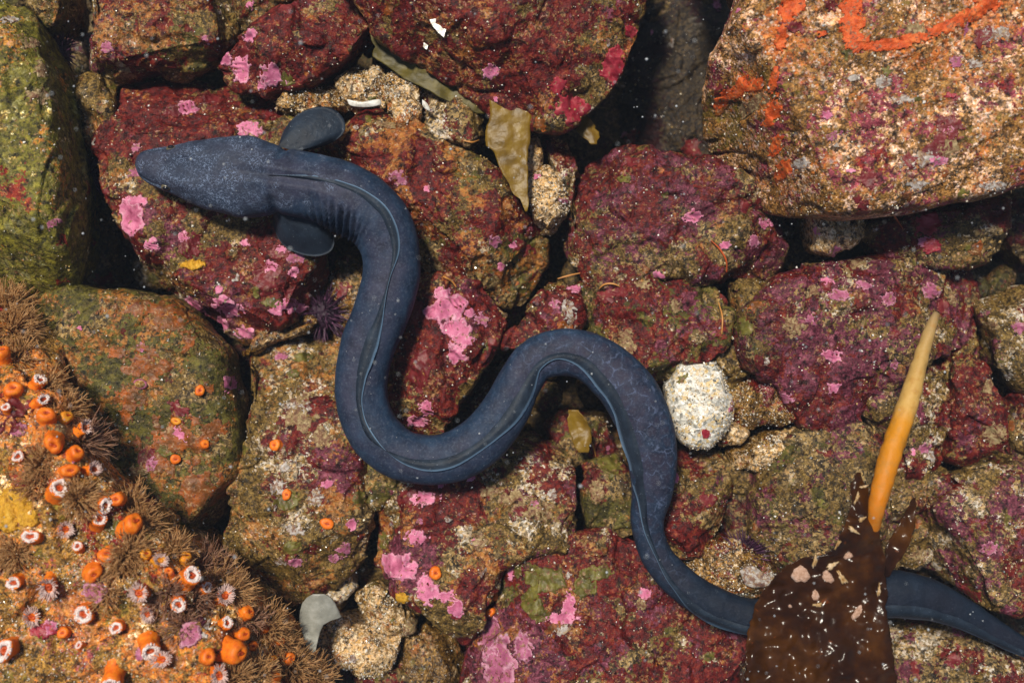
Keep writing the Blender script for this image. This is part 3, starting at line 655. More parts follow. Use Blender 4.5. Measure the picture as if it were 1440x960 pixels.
for t in [(390,685,10,12),(415,745,12,9),(400,655,8,8),(420,570,20,8),(445,700,12,10),(388,710,7,7),(395,790,9,7),(1200,110,9,5),(1300,225,24,9),(1330,182,6,5),(1390,50,8,10),(1410,45,9,9),(1240,115,12,7),(1270,140,14,6),(1370,90,12,6),(1395,262,20,6),(1290,260,14,7),(1080,810,14,9),(800,440,9,22),(790,885,12,8),(930,800,6,6),(1310,640,9,9),(1175,205,5,3),(945,60,4,6),(855,60,3,5),(740,205,3,4)]:
    crust(*t, mat=M_PALE, name='pale_crust', thick=1.4, rag=.8)
for t in [(65,100,10,14),(55,135,14,9),(40,60,9,9),(500,155,14,5),(545,175,20,6),(905,400,14,6),(840,690,12,14),(820,740,16,9),(720,700,22,12),(760,720,20,12),(690,690,14,9),(420,590,22,18),(425,560,14,10),(1340,420,8,9),(1205,370,12,8),(1190,380,8,12),(880,470,9,6),(950,430,9,8),(340,915,20,12),(360,930,16,10),(260,730,4,4)]:
    crust(*t, mat=M_CREAM, name='cream_crust', thick=1.5, rag=.85)

# many small crusts of other kinds, scattered over the rocks
Rk = np.random.default_rng(2024)
kinds = [(M_CREAM, 'cream_crust', .12), (M_RED, 'red_crust', .2), (M_MAUVE, 'coralline_patch', .16), (M_OLIVE, 'olive_crust', .12), (M_RUST, 'rusty_film', .12), (M_PALE, 'pale_crust', .06), (M_PINK, 'coralline_patch', .08)]
pr_ = np.array([k[2] for k in kinds]); pr_ /= pr_.sum()
placed = 0
while placed < 190:
    px, py = Rk.uniform(5, 1435), Rk.uniform(5, 955)
    kd = kinds[Rk.choice(len(kinds), p=pr_)]
    rx = Rk.uniform(4, 12) * (1.5 if kd[1] in ('red_crust', 'cream_crust') else 1)
    if crust(px, py, rx, rx * Rk.uniform(.5, 1), ang=Rk.uniform(0, 180), mat=kd[0], name=kd[1], thick=Rk.uniform(.9, 2.2), rag=Rk.uniform(.5, 1.0)): pass
    placed += 1
# ------------------------------------------------------------------ the eel
def catmull(P, n):
    P = np.asarray(P, float)
    d = np.hypot(*np.diff(P[:, :2], axis=0).T); s = np.concatenate([[0], np.cumsum(d)])
    m = np.zeros_like(P)
    m[1:-1] = (P[2:] - P[:-2]) / (s[2:] - s[:-2])[:, None]
    m[0] = (P[1] - P[0]) / (s[1] - s[0]); m[-1] = (P[-1] - P[-2]) / (s[-1] - s[-2])
    t = np.linspace(0, s[-1], n); k = np.clip(np.searchsorted(s, t, 'right') - 1, 0, len(P) - 2)
    h = (s[k + 1] - s[k])[:, None]; u = ((t - s[k]) / h[:, 0])[:, None]
    return ((2*u**3 - 3*u**2 + 1) * P[k] + (u**3 - 2*u**2 + u) * h * m[k] + (-2*u**3 + 3*u**2) * P[k+1] + (u**3 - u**2) * h * m[k+1]), t

# x, y, half width, centre height, fin base (lateral fraction), fin edge
E = [(192,231,8,-6,0,0),(197,231,16,-5,0,0),(207,232,22,-4,0,0),(222,235,27.5,-2,0,0),(240,238,33,0,0,0),(270,241,43,4,0,0),(300,245,51,6,0,0),(335,248,55,8,0,0),
 (362,251,53.5,8,0,0),(380,253,50.5,7,-.02,-.06),(394,255,47.5,6,-.05,-.12),(420,259,46.5,6,-.08,-.22),(450,265,47,6,-.1,-.3),(482,277,49,6,-.14,-.42),(512,294,48,5,-.16,-.52),
 (535,317,45,5,-.16,-.5),(549,352,41,4,-.1,-.36),(550,390,40,4,0,-.1),(536,440,40,4,.05,-.25),(518,485,38.5,3,.12,-.4),(508.5,530,36.5,3,.12,-.32),
 (511,572,36.5,3,.15,-.15),(528,610,37,3,.2,-.02),(562,638,35.5,3,-.1,.15),(606,646.5,34.5,3,-.15,.3),(647,638,36,3,-.2,.3),(684,612,36,3,-.15,.38),
 (712,574,34,3,-.05,.62),(731,537,31,3,.05,.75),(751,508,31,3,.05,.5),(783,496,32.5,3,-.05,.3),(822,500,34.5,3,.0,.5),(860,524,38,3,.2,.82),
 (890,560,40,3,.35,.92),(908,600,38.5,2,.4,1.0),(917,643,35,0,.4,1.0),(917,690,29,-6,.3,.98),(910,733,23,-14,.0,.4),(921,776,22,-20,-.1,.1),
 (946,809,24,-22,.1,.5),(990,842,24.5,-22,.3,1.0),(1055,866,24,-22,.3,1.05),(1120,866,27,-24,.2,1.0),(1190,846,31,-26,.2,1.0),(1248,834,33,-28,.2,1.0),
 (1300,840,29,-30,.2,1.0),(1345,858,23.5,-34,.2,1.0),(1400,888,17,-40,.2,1.0),(1445,912,12,-44,.2,1.0),(1480,930,7,-48,.1,1.0),(1500,940,2,-50,0,.5)]
NS = 760
S, arc = catmull(E, NS)
hwp = np.maximum(S[:, 2], 1.2)
zc = S[:, 3]
kk = (D - zc) / D
cx = (S[:, 0] - 720) * kk; cy = (480 - S[:, 1]) * kk; hw = hwp * kk
T = np.stack([np.gradient(cx), np.gradient(cy)], 1); T /= np.linalg.norm(T, axis=1)[:, None]
RT = np.stack([T[:, 1], -T[:, 0]], 1)          # to the right of travel
xs = S[:, 0]
head = sstep(420, 340, arc + 192)              # 1 on the head
hv = hw * (0.84 - 0.16 * head)
NR = 72
phi = np.arange(NR) * 2 * np.pi / NR
cph, sph = np.cos(phi), np.sin(phi)
ee = 0.9
lat = np.sign(cph) * np.abs(cph) ** ee; ver = np.sign(sph) * np.abs(sph) ** ee
LAT = hw[:, None] * lat[None]; VER = hv[:, None] * ver[None]
A2 = np.repeat((arc + 192)[:, None], NR, 1)    # about photo x along the head
fl = LAT / hw[:, None]
top = np.clip(ver, 0, 1)[None]
# head modelling: brow ridges, nape groove, gill covers, lips
VER = VER + 5.0 * np.exp(-((A2 - 262) / 26) ** 2 - ((np.abs(fl) - .55) / .2) ** 2) * (top > 0)
VER = VER - 3.0 * np.exp(-((A2 - 268) / 34) ** 2 - (fl / .28) ** 2) * top
VER = VER - 4.5 * np.exp(-((LAT + 3) / 4.5) ** 2) * sstep(325, 350, A2) * sstep(480, 430, A2) * top
VER = VER + 3.2 * (np.exp(-((LAT + 13) / 6) ** 2) + np.exp(-((LAT - 9) / 6) ** 2)) * sstep(330, 360, A2) * sstep(490, 430, A2) * top
swell = 1 + 0.05 * np.exp(-((A2 - 352) / 20) ** 2) - 0.07 * np.exp(-((A2 - 398) / 7) ** 2) * (np.abs(fl) > .55)
LAT = LAT * swell
VER = VER - 7.5 * np.exp(-((A2 - 386 - 12 * np.abs(fl)) / 4.0) ** 2) * sstep(.42, .68, np.abs(fl)) * (top > 0)
# mouth line along the snout sides
VER = VER - 4.0 * np.exp(-((np.abs(fl) - .86) / .06) ** 2) * sstep(196, 206, A2) * sstep(262, 240, A2) * (top > 0)
P3 = np.stack([cx[:, None] + RT[:, 0:1] * LAT, cy[:, None] + RT[:, 1:2] * LAT, zc[:, None] + VER], -1)
du = np.gradient(P3, axis=0); dv = np.roll(P3, -1, 1) - np.roll(P3, 1, 1)
NN = np.cross(du, dv); NN /= np.linalg.norm(NN, axis=-1, keepdims=True) + 1e-9
if NN[NS // 2, NR // 4, 2] < 0: NN = -NN
fp = P3.reshape(-1, 3)
dsp = 1.2 * fbm(fp / 34, 2).reshape(NS, NR) + 0.5 * pnoise(fp / 11).reshape(NS, NR)
# skin folds on the inner side of the first bend
fold = np.exp(-((A2 - 505) / 42) ** 2) * sstep(.15, .55, fl) * (top > 0)
wv = A2 + 9 * pnoise(fp / 30).reshape(NS, NR) - 26 * fl
dsp = dsp + fold * (9.0 * np.sin(wv * 2 * np.pi / 13.0) - 4)
# fine lengthwise creases beside the fin
crease = sstep(560, 620, A2) * sstep(900, 820, A2) * np.exp(-((fl - .05) / .35) ** 2) * (top > 0)
dsp = dsp + crease * 0.8 * np.sin(LAT * 2 * np.pi / 5.5)
P3 = P3 + NN * dsp[..., None]
V = P3.reshape(-1, 3)
nose = P3[0].mean(0); tailp = P3[-1].mean(0)
base = np.array([P3[60].mean(0)[0], P3[60].mean(0)[1], -40.0])
V = np.vstack([V, nose - np.array([T[0, 0], T[0, 1], 0]) * 3, tailp])
F = [tuple(f) for f in grid_faces(NS, NR, True)]
F += [(len(V) - 2, j, (j + 1) % NR) for j in range(NR)]
F += [(len(V) - 1, (NS - 1) * NR + (j + 1) % NR, (NS - 1) * NR + j) for j in range(NR)]
eel = empty("eel", base, "long blue grey eel lying in S-curves across the rocks", "eel")
me = mesh_np("body", V - base, F)
hd = np.repeat((head * sstep(192, 225, arc + 192))[:, None], NR, 1).ravel()
near = np.repeat(sstep(560, 430, arc + 192)[:, None], NR, 1).ravel()
back = np.clip((VER / hv[:, None]), 0, 1).ravel()
mott = np.repeat((sstep(880, 1060, arc) * (sstep(1480, 1280, arc) * .85 + .15))[:, None], NR, 1).ravel()
ca = np.stack([hd, near, back, mott], 1); ca = np.vstack([ca, [0, 0, 0, 0], [0, 0, 0, 0]])
set_attr(me, "skin", ca)
tail_shade = np.repeat(sstep(1230, 1480, arc)[:, None], NR, 1).ravel(); tail_shade = np.append(tail_shade, (1, 1))
set_attr(me, "tone", np.stack([tail_shade] * 4, 1))  # shade on the tail, painted into the skin as a darker gradient

s = NT("eel_skin"); P = s.pos(); A = s.attr("skin")
hdv, nrv, bkv = s.sep(A["Color"])[:3]; mtv = A["Alpha"]
b1 = s.noise(P, 1 / 24, 5, 0.68)
bcol = s.ramp(b1, [(0.3, (0.005, 0.012, 0.028)), (0.5, (0.011, 0.027, 0.057)), (0.7, (0.024, 0.050, 0.095))])
pur = s.ramp(s.noise(P, 1 / 20, 4, 0.6), [(0.3, (0.012, 0.0135, 0.028)), (0.6, (0.031, 0.033, 0.060))])
col = s.mix(s.math('MULTIPLY', s.range(bkv, 0.55, 0.97), s.range(s.noise(P, 1 / 60, 3), 0.34, 0.62, 0.25, 0.95)), bcol, pur)
# pale net round dark blotches on the hind body
Pn = s.vmath('ADD', P, s.vmath('SCALE', s.vmath('SUBTRACT', s.noise(P, 1 / 14, 3, 0.6, col=True), (.5, .5, .5)), scale=13.0))
edge = s.voro(Pn, 1 / 17, 'DISTANCE_TO_EDGE')
net = s.math('MULTIPLY', s.range(edge, 0.0, 0.075, 1.0, 0.0), s.math('MULTIPLY', s.range(bkv, 0.3, 0.75), s.range(s.noise(P, 1 / 11, 4), 0.44, 0.62)))
net = s.math('MULTIPLY', net, s.math('MULTIPLY_ADD', mtv, 0.42, 0.10))
blot = s.math('MULTIPLY', s.range(edge, 0.16, 0.26), s.math('MULTIPLY', mtv, 0.55))
col = s.mix(blot, col, (0.028, 0.024, 0.042))
col = s.mix(net, col, (0.11, 0.145, 0.25))
# fine maze of pale speckle on head and neck
Pm = s.vmath('ADD', P, s.vmath('SCALE', s.vmath('SUBTRACT', s.noise(P, 1 / 5, 2, 0.5, col=True), (.5, .5, .5)), scale=6.5))
mz = s.range(s.math('ABSOLUTE', s.math('SUBTRACT', s.noise(Pm, 1 / 4.2, 1.0, 0.5), 0.5)), 0.0, 0.06, 1.0, 0.0)
mzw = s.math('MAXIMUM', hdv, s.math('MULTIPLY', nrv, s.range(s.noise(P, 1 / 26, 3), 0.48, 0.62)))
mz = s.math('MULTIPLY', s.math('MULTIPLY', mz, mzw), s.range(s.noise(P, 1 / 24, 3), 0.36, 0.62, 0.03, 0.8))
col = s.mix(s.math('MULTIPLY', mzw, 0.45), col, (0.035, 0.040, 0.062))
col = s.mix(mz, col, (0.19, 0.25, 0.38))
# sparse pale dots
dv_ = s.voro(P, 1 / 12, 'F1', 'Distance')
dots = s.math('MULTIPLY', s.range(dv_, 0.03, 0.085, 1.0, 0.0), s.range(s.sep(s.voro(P, 1 / 12, 'F1', 'Color'))[0], 0.6, 0.62))
col = s.mix(s.math('MULTIPLY', dots, 0.55), col, (0.36, 0.38, 0.40))
col = s.mix(s.range(s.noise(P, 1 / 3.2, 3, .7), 0.50, 0.70, 0, .5), col, (0.075, 0.09, 0.13))
col = s.mix(s.math('MULTIPLY', s.sep(s.attr('tone')['Color'])[0], .72), col, (0.004, 0.007, 0.013))  # darkens the skin toward the tail, painting in its shade
hgt = s.math('ADD', s.math('MULTIPLY', s.noise(P, 1 / 7, 4, 0.6), 1.0), s.math('ADD', s.math('MULTIPLY', mz, 0.35), s.math('MULTIPLY', net, 0.3)))
s.bsdf(col, s.math('MULTIPLY_ADD', s.noise(P, 1 / 9, 3), 0.2, 0.5), 0.16, s.bump(hgt, 1.3, 0.8), Coat_Weight=0.0)
M_EEL = s.mat
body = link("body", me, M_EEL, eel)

s = NT("eel_fin"); P = s.pos(); A = s.attr("skin")
ed, ry_, _ = s.sep(A["Color"])[:3]
fcol = s.ramp(s.noise(P, 1 / 26, 4, 0.6), [(0.3, (0.007, 0.011, 0.020)), (0.55, (0.014, 0.023, 0.038)), (0.75, (0.026, 0.040, 0.064))])
fcol = s.mix(s.math('MULTIPLY', ry_, 0.2), fcol, (0.012, 0.02, 0.036))
fcol = s.mix(ed, fcol, (0.17, 0.28, 0.42))
fcol = s.mix(s.range(s.noise(P, 1 / 2.5, 2), 0.66, 0.74, 0, .5), fcol, (0.16, 0.19, 0.24))
s.bsdf(fcol, 0.55, 0.18, s.bump(s.noise(P, 1 / 5, 3), 0.9))
M_FIN = s.mat

# dorsal fin: a low ribbon folded over to one side
i0 = np.searchsorted(arc + 192, 385); i1 = NS - 2
idx = np.arange(i0, i1)
na = 7
lb, le = S[idx, 4], S[idx, 5]
grow = sstep(0, 60, np.arange(len(idx)))
rip = 0.06 * np.sin(arc[idx] / 23.0) + 0.05 * pnoise(np.stack([arc[idx] / 31, np.zeros(len(idx)), np.zeros(len(idx))], 1))
rows = []
for a in range(na):
    u = a / (na - 1)
    l = lb + (le + rip * u - lb) * u * (0.3 + 0.7 * grow)
    lc = np.clip(np.abs(l), 0, 0.985)
    z = zc[idx] + hv[idx] * (1 - lc ** 2.1) ** 0.5 + (-2.0 + 5.6 * math.sin(min(u * 1.35, 1) * math.pi * 0.62) * (0.4 + .6 * grow)) + 1.4 * u * np.sin(arc[idx] / 17.0)
    rows.append(np.stack([cx[idx] + RT[idx, 0] * l * hw[idx], cy[idx] + RT[idx, 1] * l * hw[idx], z], 1))
topv = np.stack(rows, 1)                       # (n, na, 3)
botv = topv.copy(); botv[..., 2] -= 1.7
n = len(idx)
V = np.vstack([topv.reshape(-1, 3), botv.reshape(-1, 3)])
f1 = grid_faces(n, na); f2 = grid_faces(n, na)[:, ::-1] + n * na
sideF = []
ar = np.arange(n - 1)
for a in (0, na - 1):
    q = np.stack([ar * na + a, (ar + 1) * na + a, (ar + 1) * na + a + n * na, ar * na + a + n * na], 1)
    sideF.append(q if a == 0 else q[:, ::-1])
me = mesh_np("dorsal_fin", V - base, np.vstack([f1, f2] + sideF))
uu = np.tile(np.linspace(0, 1, na), n); ray = np.repeat(0.5 + 0.5 * np.sin(arc[idx] * 2 * np.pi / 6.5), na)
ca = np.stack([sstep(.82, .99, uu) * (.35 + .65 * np.repeat(sstep(1480, 1100, arc[idx]), na)), ray * .15, uu, uu], 1)  # pale edge dimmed toward the tail along with the painted shade
set_attr(me, "skin", np.vstack([ca, ca]))
link("dorsal_fin", me, M_FIN, eel)

def fan_fin(name, outline, z0, z1, droop):
    """pectoral fin: outline from base to base (photo points), fan of rays, thin solid"""
    O = np.array(outline, float)
    b0, b1 = O[0], O[-1]
    dd = np.concatenate([[0], np.cumsum(np.hypot(*np.diff(O, axis=0).T))]); t = np.linspace(0, dd[-1], 64)
    O4 = np.concatenate([O, np.zeros((len(O), 1))], 1)
    Oc, _ = catmull(O4, 64); Oc = Oc[:, :2]
    root = b0 + (b1 - b0) * np.linspace(0, 1, 64)[:, None]
    K = 16
    V = []
    att = []
    for i in range(64):
        for k in range(K):
            u = k / (K - 1)
            p = root[i] * (1 - u) + Oc[i] * u
            z = z0 + (z1 - z0) * u + droop * u * u + 0.5 * math.sin(i * 0.5) * u + 4.0 * math.sin(u * math.pi)
            V.append(at(p[0], p[1], z)); att.append((0.0, 0.0, u, u))
    V = np.array(V); n0 = len(V)
    V2 = V.copy(); V2[:, 2] -= 2.4
    f = grid_faces(64, K)
    e = [(i * K + K - 1, (i + 1) * K + K - 1, (i + 1) * K + K - 1 + n0, i * K + K - 1 + n0) for i in range(63)]
    me = mesh_np(name, np.vstack([V, V2]) - base, np.vstack([f, f[:, ::-1] + n0, np.array(e)]))
    set_attr(me, "skin", np.vstack([att, att]))
    return link(name, me, M_FIN, eel)
fan_fin("pectoral_fin", [(391,206),(399,184),(414,165),(438,152),(463,151),(481,164),(485,182),(472,197),(446,208),(418,213)], 8, -2, -6)
fan_fin("pectoral_fin", [(384,298),(386,322),(398,344),(422,357),(448,360),(466,352),(470,336),(460,318),(445,304)], -2, -26, -10)

def uv_ball(r, nu=20, nv=12, sc=(1, 1, 1)):
    u = np.arange(nu) * 2 * np.pi / nu; v = np.linspace(0.02, np.pi - 0.02, nv)
    vv, uu = np.meshgrid(v, u, indexing='ij')
    p = np.stack([np.sin(vv) * np.cos(uu), np.sin(vv) * np.sin(uu), np.cos(vv)], -1).reshape(-1, 3) * r * np.array(sc)
    return p, grid_faces(nv, nu, True)
s = NT("eye_dark"); s.bsdf((0.006, 0.007, 0.010), 0.12, 0.6); M_EYE = s.mat
s = NT("eye_ring"); s.bsdf((0.10, 0.085, 0.05), 0.3, 0.5); M_EYER = s.mat
ie = np.searchsorted(arc + 192, 240)
for sg in (-1, 1):
    l = 0.80 * sg
    c_ = np.array([cx[ie] + RT[ie, 0] * l * hw[ie], cy[ie] + RT[ie, 1] * l * hw[ie], zc[ie] + hv[ie] * (1 - .8 ** 2) ** .5 - 1.0])
    p, f = uv_ball(5.2, sc=(1.35, 1, .8))
    e_ = link("eye", mesh_np("eye", p + c_ - base, f), M_EYER, eel)
    p, f = uv_ball(3.6, sc=(1.35, 1, .8))
    link("pupil", mesh_np("pupil", p + c_ - base + np.array([0, 1.6 * sg * RT[ie, 1], 1.7]), f), M_EYE, e_)

# ------------------------------------------------------------------ kelp in the foreground
s = NT("kelp_blade"); P = s.pos()
kc = s.ramp(s.noise(P, 1 / 60, 5, 0.6), [(0.3, (0.016, 0.005, 0.0015)), (0.5, (0.050, 0.016, 0.003)), (0.7, (0.12, 0.042, 0.005))])
kc = s.mix(s.range(s.noise(P, 1 / 14, 4), 0.66, 0.74, 0, .4), kc, (0.34, 0.08, 0.01))
b = s.bsdf(kc, 0.2, 0.4, s.bump(s.noise(P, 1 / 16, 3, 0.6), 1.6, 0.8), Subsurface_Weight=0.0)
tr = s.node("ShaderNodeBsdfTranslucent"); s.put(tr.inputs[0], s.mix(1.0, kc, (1.6, 1.3, .8, 1), 'MULTIPLY'))
mx = s.node("ShaderNodeMixShader"); mx.inputs[0].default_value = 0.42
s.t.links.new(b.outputs[0], mx.inputs[1]); s.t.links.new(tr.outputs[0], mx.inputs[2]); s.t.links.new(mx.outputs[0], s.out.inputs[0])
M_KELP = s.mat
s = NT("olive_blade"); P = s.pos()
kc = s.ramp(s.noise(P, 1 / 30, 5, 0.6), [(0.3, (0.12, 0.066, 0.005)), (0.5, (0.215, 0.122, 0.008)), (0.7, (0.30, 0.185, 0.016))])
b = s.bsdf(kc, 0.4, 0.4, s.bump(s.noise(P, 1 / 9, 4, 0.6), 1.5, 0.8))
tr = s.node("ShaderNodeBsdfTranslucent"); s.put(tr.inputs[0], kc)
mx = s.node("ShaderNodeMixShader"); mx.inputs[0].default_value = 0.3
s.t.links.new(b.outputs[0], mx.inputs[1]); s.t.links.new(tr.outputs[0], mx.inputs[2]); s.t.links.new(mx.outputs[0], s.out.inputs[0])
M_OLB = s.mat
M_OLB_SHADE = simple('shaded_olive_blade', [(0.3, (0.035, 0.028, 0.004)), (0.5, (0.075, 0.058, 0.008)), (0.7, (0.13, 0.10, 0.016))], 20, .5, .3, 1.2)  # olive blade darkened, the overhang's shade painted into its colour
s = NT("kelp_stipe"); P = s.pos(); A = s.attr("skin")
g_ = s.sep(A["Color"])[0]
st = s.ramp(g_, [(0.0, (0.28, 0.19, 0.09)), (0.12, (0.38, 0.24, 0.08)), (0.40, (0.50, 0.30, 0.08)), (0.47, (0.52, 0.21, 0.008)), (0.80, (0.48, 0.15, 0.003)), (1.0, (0.16, 0.05, 0.004))])
st = s.mix(s.range(s.noise(P, 1 / 9, 5), 0.46, 0.7, 0, .5), st, (0.36, 0.17, 0.03))
s.bsdf(st, 0.55, 0.25, s.bump(s.noise(P, 1 / 12, 4), 2.0, 0.8), Subsurface_Weight=0.0, Subsurface_Radius=(8 * U, 4 * U, 1 * U), Subsurface_Scale=1.0)
M_STIPE = s.mat

def strip(name, rows, zf, mat, parent, origin, cols=22, per=3.0, thick=1.6, wav=6.0, seed=0, rag=2.5, rowaxis='y'):
    """a blade: rows (y, x left, x right) from tip to base, real thickness, waved"""
    R = np.array(rows, float)
    yy = np.arange(R[0, 0], R[-1, 0] + .1, per * (1 if R[-1, 0] > R[0, 0] else -1))
    xl = np.interp(yy, R[:, 0], R[:, 1]); xr = np.interp(yy, R[:, 0], R[:, 2])
    nn = np.stack([yy / 15, np.full(len(yy), seed * 5.1), np.zeros(len(yy))], 1)
    xl = xl + rag * (pnoise(nn) * 1.5 + pnoise(nn * 2.7)); xr = xr + rag * (pnoise(nn + 31.3) * 1.5 + pnoise(nn * 2.7 + 8))
    u = np.linspace(0, 1, cols)
    X = xl[:, None] * (1 - u) + xr[:, None] * u; Yp = np.repeat(yy[:, None], cols, 1)
    q = np.stack([X.ravel() / 42, Yp.ravel() / 42, np.full(X.size, seed * 3.3)], 1)
    Z = zf(X, Yp) + wav * (fbm(q, 2).reshape(X.shape) * 1.6 + .5 * pnoise(q * 3.5).reshape(X.shape))
    k_ = (D - Z) / D
    V = np.stack([(X - 720) * k_, (480 - Yp) * k_, Z], -1).reshape(-1, 3)
    n0 = len(V); m = len(yy)
    V2 = V - np.array([0, 0, thick])
    f = grid_faces(m, cols)
    rim = np.concatenate([np.arange(cols), np.arange(1, m) * cols + cols - 1, (m - 1) * cols + np.arange(cols - 2, -1, -1), np.arange(m - 2, 0, -1) * cols])
    e = np.stack([rim, np.roll(rim, -1), np.roll(rim, -1) + n0, rim + n0], 1)
    me = mesh_np(name, np.vstack([V, V2]) - origin, np.vstack([f[:, ::-1], f + n0, e]))
    if me.polygons[len(f) // 2].normal.z < 0: me.flip_normals()
    return link(name, me, mat, parent), V.reshape(m, cols, 3)

def tube(name, pts, mat, parent, origin, ns=20, nseg=80, wob=0.0, attr=True, cap=True):
    """pts: photo x, y, radius, z"""
    Q, t = catmull([(a, b, r, z) for a, b, r, z in pts], nseg)
    k_ = (D - Q[:, 3]) / D
    c = np.stack([(Q[:, 0] - 720) * k_, (480 - Q[:, 1]) * k_, Q[:, 3]], 1); r = np.maximum(Q[:, 2] * k_, .15)
    Tn = np.gradient(c, axis=0); Tn /= np.linalg.norm(Tn, axis=1)[:, None]
    up = np.array([0, 0, 1.0]); a = np.cross(Tn, up); a /= np.linalg.norm(a, axis=1)[:, None] + 1e-9; b = np.cross(a, Tn)
    ph = np.arange(ns) * 2 * np.pi / ns
    V = c[:, None] + r[:, None, None] * (np.cos(ph)[None, :, None] * a[:, None] + np.sin(ph)[None, :, None] * b[:, None])
    V = V.reshape(-1, 3)
    if wob: V = V + wob * np.stack([pnoise(V / 12), pnoise(V / 12 + 40), pnoise(V / 12 + 80)], 1)
    F = [tuple(x) for x in grid_faces(nseg, ns, True)]
    F += [tuple(range(ns))[::-1], tuple((nseg - 1) * ns + j for j in range(ns))]
    me = mesh_np(name, V - origin, F)
    if attr:
        g = np.repeat(np.linspace(0, 1, nseg), ns); set_attr(me, "skin", np.stack([g, g, g, g], 1))
    return link(name, me, mat, parent)

korg = at(1150, 960, 60)
kelp = empty("kelp", korg, "brown kelp with a yellow tapering stipe rising from its torn blade", "kelp")
tube("stipe", [(1317,440,4.5,70),(1311,455,7.5,74),(1299,490,9.5,80),(1290,522,11.5,86),(1279,560,14,94),(1263,608,15,104),(1249,650,15.2,112),(1239,688,13.5,118),(1231,720,11.5,118),(1226,746,10,108),(1220,775,6,96)], M_STIPE, kelp, korg, wob=2.2)
zb = lambda X, Y: 96 + 22 * np.sin((X - 1100) / 60) + (Y - 800) * 0.05 + 10 * np.sin(Y / 37 + X / 90)
bl, BLV = strip("blade", [(664,1204,1211),(685,1196,1219),(705,1199,1226),(740,1188,1236),(768,1174,1242),(780,1160,1244),(784,1128,1245),(794,1108,1246),(808,1092,1247),(822,1080,1247),(828,1074,1247),(852,1062,1247),(880,1053,1250),(920,1048,1256),(990,1050,1264),(1030,1060,1268)],
          zb, M_KELP, kelp, korg, cols=64, per=2.6, wav=11, rag=3.4, seed=1)
strip("blade", [(700,1284,1288),(715,1276,1288),(740,1262,1287),(765,1248,1280),(790,1240,1262),(812,1236,1250)], lambda X, Y: 84 + 0 * X, M_KELP, kelp, korg, cols=14, wav=8, seed=5)
# torn scraps curling off the blade, pale so they paint in its highlights
M_SCRAP = simple("torn_kelp_highlight", [(0.3, (0.26, 0.13, 0.03)), (0.5, (0.45, 0.30, 0.14)), (0.7, (0.66, 0.52, 0.36))], 8, 0.25, 0.55, 1.5)
def disc_on(name, px, py, rx, ry, z, mat, parent, origin, dome=3.0, rag=.12, ang=0, seed=0):
    nr, na_ = 7, 30
    V = [at(px, py, z + dome)]
    for i in range(1, nr + 1):
        u = i / nr
        for j in range(na_):
            a = 2 * math.pi * j / na_
            w = 1 + rag * (math.sin(3 * a + seed) + .7 * math.sin(7 * a + 2 * seed))
            dx, dy = rx * u * w * math.cos(a), ry * u * w * math.sin(a)
            V.append(at(px + dx * math.cos(ang) - dy * math.sin(ang), py + dx * math.sin(ang) + dy * math.cos(ang), z + dome * (1 - u ** 3) - (2.0 if i == nr else 0) + .6 * math.sin(9 * a + i)))
    F = [(0, 1 + j, 1 + (j + 1) % na_) for j in range(na_)]
    for i in range(nr - 1):
        F += [(1 + i * na_ + j, 1 + (i + 1) * na_ + j, 1 + (i + 1) * na_ + (j + 1) % na_, 1 + i * na_ + (j + 1) % na_) for j in range(na_)]
    me = mesh_np(name, np.array(V) - origin, F)
    if me.polygons[0].normal.z < 0: me.flip_normals()
    return link(name, me, mat, parent)
def blade_z(px, py):
    X, Y = to_px(BLV); d = (X - px) ** 2 + (Y - py) ** 2
    return BLV.reshape(-1, 3)[np.argmin(d.ravel())][2]
M_BRYO = simple("bryozoan", [(0.3, (0.36, 0.20, 0.13)), (0.5, (0.50, 0.31, 0.22)), (0.7, (0.60, 0.42, 0.34))], 4, 0.5, 0.4, 2.5)
for (px, py, rx, ry, sd_) in [(1126,807,13,12,1),(1207,860,6,13,2.2),(1164,811,10,7,3.1),(1147,836,6,9,.3),(1193,781,5,7,4.0),(1111,852,3,2.5,2.0)]:
    disc_on("bryozoan_crust", px, py, rx, ry, blade_z(px, py) + 1.0, M_BRYO, kelp, korg, 2.2, .09, .3 * sd_, sd_)

for (px, py, rx, ry, sd_) in [(1146,788,3,10,.4),(1170,795,4,9,2.0),(1184,812,4,11,5.1),(1178,765,2.5,8,1.1),(1205,700,2.5,9,.7),(1214,684,2,8,2.7),(1200,745,3,9,4.4),(1236,830,2.5,9,.2),(1212,730,3,6,1.9),(1150,850,3,7,3.0)]:
    disc_on("torn_highlight_flake", px, py, rx, ry, blade_z(px, py) + 2.5, M_SCRAP, kelp, korg, 2.5, .22, .5 * sd_, sd_ * 3)

# olive seaweed hanging under the overhang
o1 = at(715, 170, -30)
wd = empty("seaweed", o1, "olive yellow tapering seaweed blade hanging below the overhanging boulder", "seaweed")
strip("blade", [(140,688,746),(160,690,747),(178,684,746),(196,682,746),(205,684,744),(213,694,742),(236,703,743),(262,717,743),(272,722,742),(280,732,743),(290,735,743),(299,738,741)], lambda X, Y: -24 + 0 * X, M_OLB, wd, o1, cols=18, per=2.5, wav=4, seed=3, rag=1.6)
o1 = at(600, 110, -30)
wd = empty("seaweed", o1, "olive seaweed strip, darkened with painted shade, tucked under the overhang's lower left edge", "seaweed")
strip("blade", [(48,522,540),(62,524,566),(80,528,606),(96,545,632),(112,572,660),(128,600,684),(145,640,705),(160,672,712)], lambda X, Y: -44 + 0 * X, M_OLB_SHADE, wd, o1, cols=30, per=2.6, wav=5, seed=7, rag=5)
o1 = at(825, 185, -60)
wd = empty("seaweed", o1, "small crumpled olive seaweed scrap in the shade right of the overhang", "seaweed")
